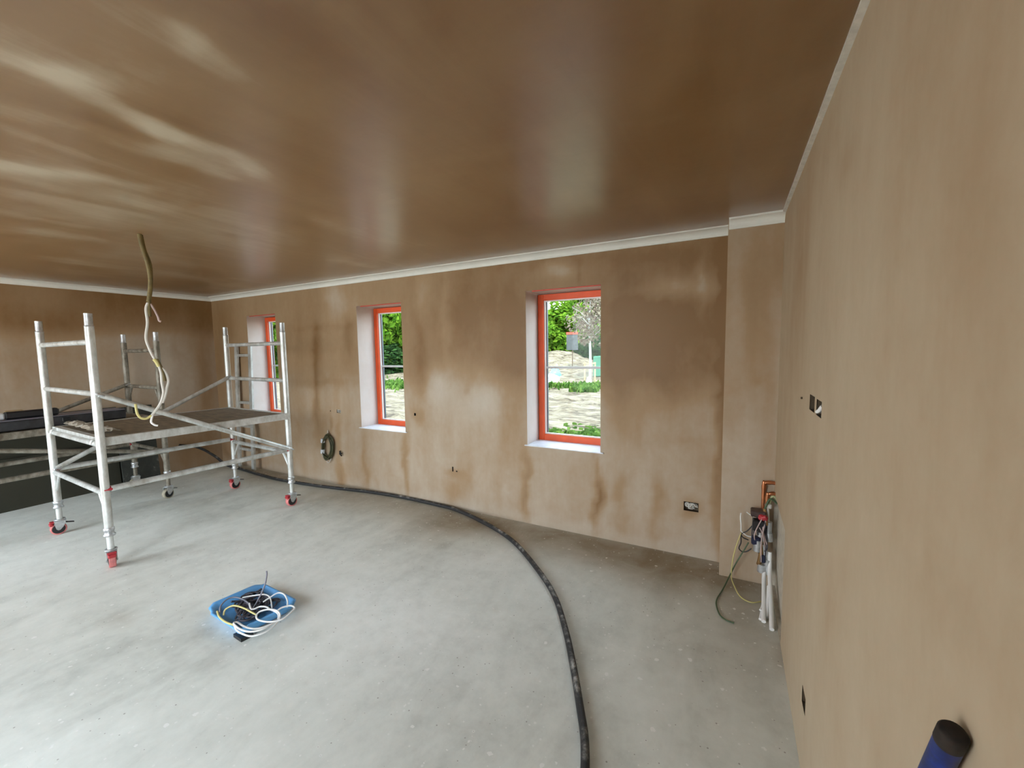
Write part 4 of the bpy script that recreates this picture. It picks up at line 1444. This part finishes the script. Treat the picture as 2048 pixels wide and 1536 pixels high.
w_ = lambda x, y, off=0: Vector(on_y(x, y, Y0 - off))
mb.tube(smooth_path([w_(1507, 1049), w_(1494, 1062), w_(1483, 1068), w_(1482, 1085), w_(1478, 1096), w_(1484, 1103), w_(1493, 1103), w_(1503, 1097)], 6), .0036, 8)
mb.build('black_loop', M['black'], wc)
mb = MB()
mb.tube(smooth_path([w_(1482, 1068), w_(1486, 1075), w_(1497, 1080)], 6), .0036, 8)
mb.build('black_loop', M['black'], wc)
mb = MB()
mb.tube(smooth_path([w_(1482, 1062), w_(1482, 1050), w_(1481, 1035), w_(1482, 1026)], 6), .0036, 8)
mb.build('white_tail', M['white'], wc)
mb = MB()
mb.tube(smooth_path([w_(1493, 1024), w_(1500, 1029), w_(1508, 1034)], 6), .003, 8)
mb.build('white_tail', M['white'], wc)
mb = MB()
mb.tube(smooth_path([w_(1482, 1062), w_(1495, 1072), w_(1513, 1075)], 6), .0034, 8)
mb.build('white_tail', M['white'], wc)

mb = MB()
mb.tube(smooth_path([Vector((XR + .01, PY - .06, .575)), w_(1546, 992), w_(1539, 1005), w_(1533, 1022), w_(1531, 1030)], 6), .0068, 9)
o = mb.build('pale_green_cable', plain('pale_green_sheath', (.42, .45, .24), .5), loc=(.22, PY - .06, .5))
tag(o, 'pale green cable leaving the wall just under the copper bends', 'cable')
mb = MB()
mb.tube(smooth_path([Vector((XR + .01, PY - .075, .560)), w_(1541, 998, .02), w_(1532, 1012, .02), w_(1527, 1028, .02)], 6), .006, 9)
o = mb.build('dark_green_cable', M['green'], loc=(.21, PY - .08, .5))
tag(o, 'dark green cable beside the pale one below the copper bends', 'cable')

yb = []
mb = MB()
g0 = [w_(1497, 1085), w_(1485, 1105), w_(1470, 1130), w_(1460, 1150)]
g1 = [Vector(on_z(x, y, z)) for x, y, z in ((1446, 1178, .012), (1434, 1198, .006), (1433, 1212, .006), (1440, 1230, .006), (1452, 1240, .006), (1468, 1246, .006))]
mb.tube(smooth_path(g0 + g1, 8), .0040, 8)
o = mb.build('green_earth_cable', M['green'], loc=tuple(g1[2]))
tag(o, 'thin dark green cable trailing from the wiring onto the concrete', 'cable')
mb = MB()
g0 = [w_(1482, 1066), w_(1470, 1100), w_(1464, 1130), w_(1463, 1155)]
g1 = [Vector(on_z(x, y, z)) for x, y, z in ((1470, 1175, .02), (1478, 1190, .006), (1490, 1200, .006), (1505, 1205, .006), (1522, 1203, .006))]
mb.tube(smooth_path(g0 + g1, 8), .0036, 8)
o = mb.build('yellow_earth_cable', M['yellow'], loc=tuple(g1[1]))
tag(o, 'thin yellow cable looping from the wiring down to the floor', 'cable')

# white conduits to the floor
CG = 'white conduits below the wiring'
cons = [([(.207, PY - .09, .145), (.203, 2.80, .10), (.196, 2.66, .05), (.188, 2.515, .010)], 'long white conduit below the wiring, beside the short splayed stubs'),
        ([(.232, PY - .09, .26), (.232, 2.82, .15), (.228, 2.62, .06), (.222, 2.46, .010)], 'white conduit below the wiring, closest to the plain wall')]
for P, lab in cons:
    mb = MB().tube(smooth_path(P, 8), .0115, 12)
    o = mb.build('white_conduit', M['white'], loc=P[-1])
    tag(o, lab, 'conduit', CG)
mb = MB()
mb.tube(smooth_path([(.200, 2.72, .075), (.188, 2.62, .040), (.176, 2.585, .030)], 6), .007, 9)
o = mb.build('white_conduit', M['white'], loc=(.176, 2.585, .03))
tag(o, 'upper short white conduit stub splaying away from the plain wall', 'conduit', CG)
mb = MB()
mb.tube(smooth_path([(.198, 2.68, .058), (.180, 2.57, .018), (.172, 2.53, .009)], 6), .0075, 9)
o = mb.build('white_conduit', M['white'], loc=(.176, 2.56, .01))
tag(o, 'lower short white conduit stub splayed out on the floor', 'conduit', CG)
mb = MB().tube(smooth_path([(.222, 2.74, .10), (.212, 2.62, .04), (.206, 2.56, .010)], 6), .008, 9)
o = mb.build('white_conduit', M['white'], loc=(.206, 2.56, .01))
tag(o, 'thin white conduit stub between the two longer conduits', 'conduit', CG)

# ------------------------------------------------------------------ blue pole leaning on the plain wall
rp_ = .0135
px_ = XR - rp_ - .002
top = Vector(on_x(1908, 1463, px_)); q = Vector(on_x(1873, 1536, px_))
d = (q - top).normalized()
bot = top + d * ((top.z - .016) / -d.z)
d = (bot - top).normalized()
pl = thing('blue_pole', 'blue painted pole with a worn dark tip leaning on the plain wall', 'pole', bot)
mb = MB().tube([top + d * .024, bot], rp_, 28)
mb.build('shaft', M['bluepole'], pl)
Rz = d.to_track_quat('Z', 'Y').to_matrix()
mb = MB().lathe([(0, 0), (rp_ * .86, .0), (rp_ * 1.02, .004), (rp_ * 1.03, .024), (rp_ * .98, .026)], top, Rz, 28)
mb.build('tip', M['rustcap'], pl)

# ------------------------------------------------------------------ outdoors


def gz(x, y):
    """height of the ground behind the house"""
    r = -.12
    t_ = smooth01(np.array(y, float), 13.0, 22.0)
    r = r + .55 * t_
    r = r + 1.0 * np.exp(-((x + 9.3) / 2.4) ** 2 - ((y - 23.5) / 2.2) ** 2)
    return r


rng = np.random.default_rng(4)
xs = np.linspace(-45, 14, 150); ys = np.concatenate([np.linspace(Y_OUT + .01, 32, 120), [40, 60]])
X, Y = np.meshgrid(xs, ys, indexing='ij')
Z = gz(X, Y) + .035 * np.sin(X * 3.1 + np.sin(Y * 2)) * np.sin(Y * 4.3) + rng.normal(0, .018, X.shape)
Vv = np.stack([X, Y, Z], -1).reshape(-1, 3)
ny = len(ys)
Fq = [(i * ny + j, (i + 1) * ny + j, (i + 1) * ny + j + 1, i * ny + j + 1) for i in range(len(xs) - 1) for j in range(ny - 1)]
mb = MB(); mb.add(Vv, Fq, True)
structure(mb.build('ground', M['soil']))
mb = MB().box((-2.5, YF - 8.32, -.2), (30, 16, .06))
structure(mb.build('path', plain('front_gravel', (.42, .39, .33), .9, var=.2, scale=5)))


def crown_mesh(name, n, leaf, mat, seed, flat=1.0, gaps=.0):
    rnd = np.random.default_rng(seed)
    # clumps on an ellipsoid shell, leaves around each clump
    nc = 64
    c = rnd.normal(size=(nc, 3)); c /= np.linalg.norm(c, axis=1)[:, None]
    c *= rnd.uniform(.45, .88, (nc, 1))
    cr = rnd.uniform(.16, .34, nc)
    k = rnd.integers(0, nc, n)
    dv = rnd.normal(size=(n, 3)); dv /= np.linalg.norm(dv, axis=1)[:, None]
    P = c[k] + dv * cr[k][:, None] * rnd.uniform(.55, 1.0, (n, 1)) ** .5
    nrm = dv + rnd.normal(0, .5, (n, 3)); nrm[:, 2] += .4
    nrm /= np.linalg.norm(nrm, axis=1)[:, None]
    t1 = np.cross(nrm, rnd.normal(size=(n, 3))); t1 /= np.linalg.norm(t1, axis=1)[:, None]
    t2 = np.cross(nrm, t1)
    s_ = leaf * rnd.uniform(.6, 1.3, (n, 1))
    q = np.stack([P - t1 * s_, P - t2 * s_ * .55 + nrm * s_ * .15, P + t1 * s_, P + t2 * s_ * .55 + nrm * s_ * .15], 1).reshape(-1, 3)
    me = bpy.data.meshes.new(name)
    me.from_pydata(q.tolist(), [], [(4 * i, 4 * i + 1, 4 * i + 2, 4 * i + 3) for i in range(n)])
    me.materials.append(mat)
    return me


cm = [crown_mesh('crown', 15000, .066, M['leaf'], 1), crown_mesh('crown', 15000, .066, M['leaf'], 2), crown_mesh('crown', 9000, .068, M['leaf_dark'], 3),
      crown_mesh('crown', 2600, .055, M['leaf_brown'], 4)]
mb = MB()
mb.tube([(0, 0, -.3), (0, 0, .6), (.02, 0, 1.0)], [.055, .04, .02], 8)
for a in (0, 2.1, 4.2):
    mb.tube([(0, 0, .5), (.22 * math.cos(a), .22 * math.sin(a), .85), (.42 * math.cos(a), .42 * math.sin(a), 1.15)], [.025, .015, .006], 6)
trunk_me = mb.build('trunk', M['bark'])
tmesh = trunk_me.data
bpy.data.objects.remove(trunk_me)


def tree(label, x, y, rx, rz, zc, kind, group='trees beyond the windows', rot=0.0, cat='tree'):
    g = float(gz(np.array(x), np.array(y)))
    t = thing('leafy_tree' if kind != 2 else 'dark_shrub', label, cat, (x, y, g), group)
    c = bpy.data.objects.new('crown', cm[kind]); COL.objects.link(c); c.parent = t
    c.location = (0, 0, zc - g); c.scale = (rx, rx, rz); c.rotation_euler = (0, 0, rot)
    k = bpy.data.objects.new('trunk', tmesh); COL.objects.link(k); k.parent = t
    h = max(.4, zc - g)
    k.scale = (rx, rx, h)
    return t


tree('broad bright green tree filling most of the view through the window next to the pier', -10.6, 26.0, 2.8, 2.2, 2.5, 0, rot=.5)
tree('taller bright green tree behind, reaching to the head of the window next to the pier', -9.0, 31.5, 3.4, 3.6, 4.0, 1, rot=1.0)
tree('low dark green shrub under the trees, beside the earth mound outside', -7.2, 24.5, 1.7, 1.1, 1.2, 2, rot=2.0, cat='shrub')
tree('dark green shrub just behind the earth mound outside', -9.6, 27.5, 1.6, 1.0, 1.5, 2, rot=.6, cat='shrub')
tree('big bright green tree filling the middle window', -20.0, 20.0, 3.2, 3.6, 3.3, 1, rot=2.2)
tree('leafy green tree at the frame side of the middle window', -25.5, 24.5, 3.0, 3.2, 2.8, 0, rot=3.1)
tree('dark green shrub below the trees in the middle window', -19.0, 18.6, 2.2, 1.1, .9, 2, rot=1.4, cat='shrub')
tree('bright green tree seen through the corner window behind the scaffold', -25.5, 16.0, 3.0, 3.4, 3.0, 0, rot=4.0)
tree('second green tree farther off in the corner window', -32.0, 19.8, 3.0, 3.2, 2.8, 1, rot=5.0)
# continuous green growth along the far boundary
rnd = np.random.default_rng(77)
nl = 26000
hx_ = rnd.uniform(-50, 8, nl)
top_ = 3.0 + .8 * np.sin(hx_ * .9) + .5 * np.sin(hx_ * 2.3 + 1) + 2.6 * smooth01(hx_, -7, -3) + 2.4 * np.exp(-((hx_ + 15.5) / 2.0) ** 2)
hz_ = .2 + (top_ - .2) * rnd.uniform(0, 1, nl) ** .8
Pn = np.stack([hx_, 34.0 + rnd.normal(0, .5, nl), hz_], 1)
nrm = rnd.normal(size=(nl, 3)) + np.array([0, -1.0, .6]); nrm /= np.linalg.norm(nrm, axis=1)[:, None]
t1 = np.cross(nrm, rnd.normal(size=(nl, 3))); t1 /= np.linalg.norm(t1, axis=1)[:, None]
t2 = np.cross(nrm, t1); s_ = .20 * rnd.uniform(.6, 1.3, (nl, 1))
Qv = np.stack([Pn - t1 * s_, Pn - t2 * s_ * .6, Pn + t1 * s_, Pn + t2 * s_ * .6], 1).reshape(-1, 3)
o = MB().add(Qv, [(4 * i, 4 * i + 1, 4 * i + 2, 4 * i + 3) for i in range(nl)]).build('undergrowth', M['leaf'])
tag(o, 'bright green hedge growth behind the trees along the far edge of the ground', 'hedge', kind='stuff')

# young tree with pale trunk and sparse coppery crown
yx, yy_ = on_y(1180, 735, 17.5)[:2]
g = float(gz(np.array(yx), np.array(yy_)))
yt = thing('young_tree', 'young tree with a white trunk and sparse brownish crown between two stakes', 'tree', (yx, yy_, g))
mb = MB()
mb.tube([(yx, yy_, g - .1), (yx + .02, yy_, 1.0), (yx, yy_, 1.7), (yx - .05, yy_, 2.6), (yx + .02, yy_, 3.6)], [.06, .055, .05, .035, .015], 10)
for k, a in enumerate(np.linspace(0, 5.6, 7)):
    z0 = 1.9 + .2 * k
    mb.tube([(yx, yy_, z0), (yx + .5 * math.cos(a), yy_ + .5 * math.sin(a), z0 + .45), (yx + .8 * math.cos(a), yy_ + .8 * math.sin(a), z0 + .6)], [.02, .012, .005], 6)
mb.build('trunk', M['whitebark'], yt)
c = bpy.data.objects.new('crown', cm[3]); COL.objects.link(c); c.parent = yt
c.location = (.15, 0, 2.95 - g); c.scale = (1.2, 1.2, 1.35)
SG = 'timber stakes round the young tree'
for k, px in enumerate((1169.5, 1190)):
    x, y = on_y(px, 745, 16.9)[:2]
    g2 = float(gz(np.array(x), np.array(y)))
    o = MB().box((x, y, (g2 + .95) / 2 - .05), (.055, .055, .95 - g2 + .1), bevel=.004).build('timber_stake', M['wood'], loc=(x, y, g2))
    tag(o, ('pale timber stake on the frame side of the young tree', 'pale timber stake on the pier side of the young tree')[k], 'stake', SG)
a = on_y(1169.5, 745, 16.9); b_ = on_y(1190, 745, 16.9)
o = MB().box(((a[0] + b_[0]) / 2, 16.86, .90), (b_[0] - a[0] + .10, .025, .05)).build('timber_rail', M['wood'], loc=((a[0] + b_[0]) / 2, 16.86, .9))
tag(o, 'pale timber rail nailed across the two tree stakes', 'rail')
# added panel outdoors, standing in for a reflection in the window glass
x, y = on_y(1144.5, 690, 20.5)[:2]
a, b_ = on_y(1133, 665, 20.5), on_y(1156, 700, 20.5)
sg_ = thing('reflection_panel', 'small dark grey panel with a red top edge, added for a reflection in the glass', 'sign', (x, y, 1.2))
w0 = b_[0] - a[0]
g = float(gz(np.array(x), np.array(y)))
MB().box((x, 20.5, (a[2] + b_[2]) / 2), (w0, .03, a[2] - b_[2])).build('panel', plain('panel_grey', (.045, .052, .052), .4, var=.4, scale=9), sg_)
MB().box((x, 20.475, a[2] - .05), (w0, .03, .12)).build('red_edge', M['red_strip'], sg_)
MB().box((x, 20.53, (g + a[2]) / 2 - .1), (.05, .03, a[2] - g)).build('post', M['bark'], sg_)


def heap(name, label, cat, x, y, rx, ry, h, mat, seed=0, n=18):
    rnd = random.Random(seed)
    g_ = float(gz(np.array(x), np.array(y)))
    V = []; F_ = []
    rows = 7
    for i in range(rows):
        t_ = i / (rows - 1) * math.pi / 2
        for k in range(n):
            a_ = 2 * math.pi * k / n
            f_ = 1 + rnd.uniform(-.12, .12)
            V.append((x + rx * math.cos(t_) * math.cos(a_) * f_, y + ry * math.cos(t_) * math.sin(a_) * f_, g_ - .05 + h * math.sin(t_) * f_))
    for i in range(rows - 1):
        for k in range(n):
            F_.append((i * n + k, i * n + (k + 1) % n, (i + 1) * n + (k + 1) % n, (i + 1) * n + k))
    o_ = MB().add(V, F_, True).build(name, mat, loc=(x, y, g_))
    return tag(o_, label, cat)


p = on_y(1103, 757, 17.0)
heap('sand_bag', 'white sand bag on the bare ground outside', 'bag', p[0], p[1], .40, .3, .34, M['white'], 2)
p = on_y(1110, 742, 18.5)
heap('blue_tarpaulin', 'small blue tarpaulin bundle on the ground beyond the white bag', 'tarpaulin', p[0], p[1], .30, .3, .38, M['blue'], 3)
p = on_y(1178, 757, 16.6)
heap('white_sack', 'small white sack at the foot of the young tree', 'bag', p[0], p[1], .12, .12, .32, M['white'], 4)
p = on_y(1199, 735, 18.5)
g = float(gz(np.array(p[0]), np.array(p[1])))
o = MB().box((p[0], p[1], g + .45), (.5, .4, .95), bevel=.05).build('green_bin', plain('green_bin', (.06, .22, .13), .5), loc=(p[0], p[1], g))
tag(o, 'pale green bin at the pier side of the young tree', 'bin')
p = on_y(1094, 725, 19.0)
g = float(gz(np.array(p[0]), np.array(p[1])))
o = MB().box((p[0], p[1], (g + 1.15) / 2), (.10, .10, 1.25 - g)).build('timber_post', M['wood'], loc=(p[0], p[1], g))
tag(o, 'lone timber post at the frame edge of the window next to the pier', 'post')

# weeds
rnd = np.random.default_rng(9)
Q, Fw = [], []


def weeds(cx, cy, sx_, sy_, n, h):
    for k in range(n):
        x = cx + rnd.normal() * sx_; y = cy + rnd.normal() * sy_
        if y < Y_OUT + .4: continue
        z = float(gz(np.array(x), np.array(y)))
        a_ = rnd.uniform(0, 6.28); l_ = h * rnd.uniform(.5, 1.2); wdt = .05 * rnd.uniform(.6, 1.4)
        dx, dy = math.cos(a_) * l_ * .5, math.sin(a_) * l_ * .5
        nx, ny_ = -math.sin(a_) * wdt, math.cos(a_) * wdt
        o_ = len(Q)
        Q.extend([(x - nx, y - ny_, z - .02), (x + nx, y + ny_, z - .02), (x + dx * .6 + nx, y + dy * .6 + ny_, z + l_ * .7), (x + dx * .6 - nx, y + dy * .6 - ny_, z + l_ * .7), (x + dx * 1.2, y + dy * 1.2, z + l_)])
        Fw.append((o_, o_ + 1, o_ + 2, o_ + 3)); Fw.append((o_ + 3, o_ + 2, o_ + 4))


for px, py, Yd, s_, n in ((1146, 770, 15.5, .28, 130), (1170, 774, 14.6, .20, 130), (1190, 766, 15.6, .32, 240), (1105, 768, 15.5, .16, 60), (1156, 775, 14.6, .15, 70)):
    c = on_y(px, py, Yd); weeds(c[0], Yd, s_, s_ * .8, n, .20)
weeds(-13.6, 14.3, 1.3, .6, 900, .22)
for px, py in ((1105, 862), (1190, 868), (1120, 872), (1180, 858), (1200, 872)):
    c = on_z(px, py, -.12); weeds(c[0], c[1], .30, .16, 55, .05)
mb = MB(); mb.add(Q, Fw, False)
o = mb.build('grass_tufts', M['weed'])
tag(o, 'green weeds and grass tufts on the bare soil outside', 'grass', kind='stuff')
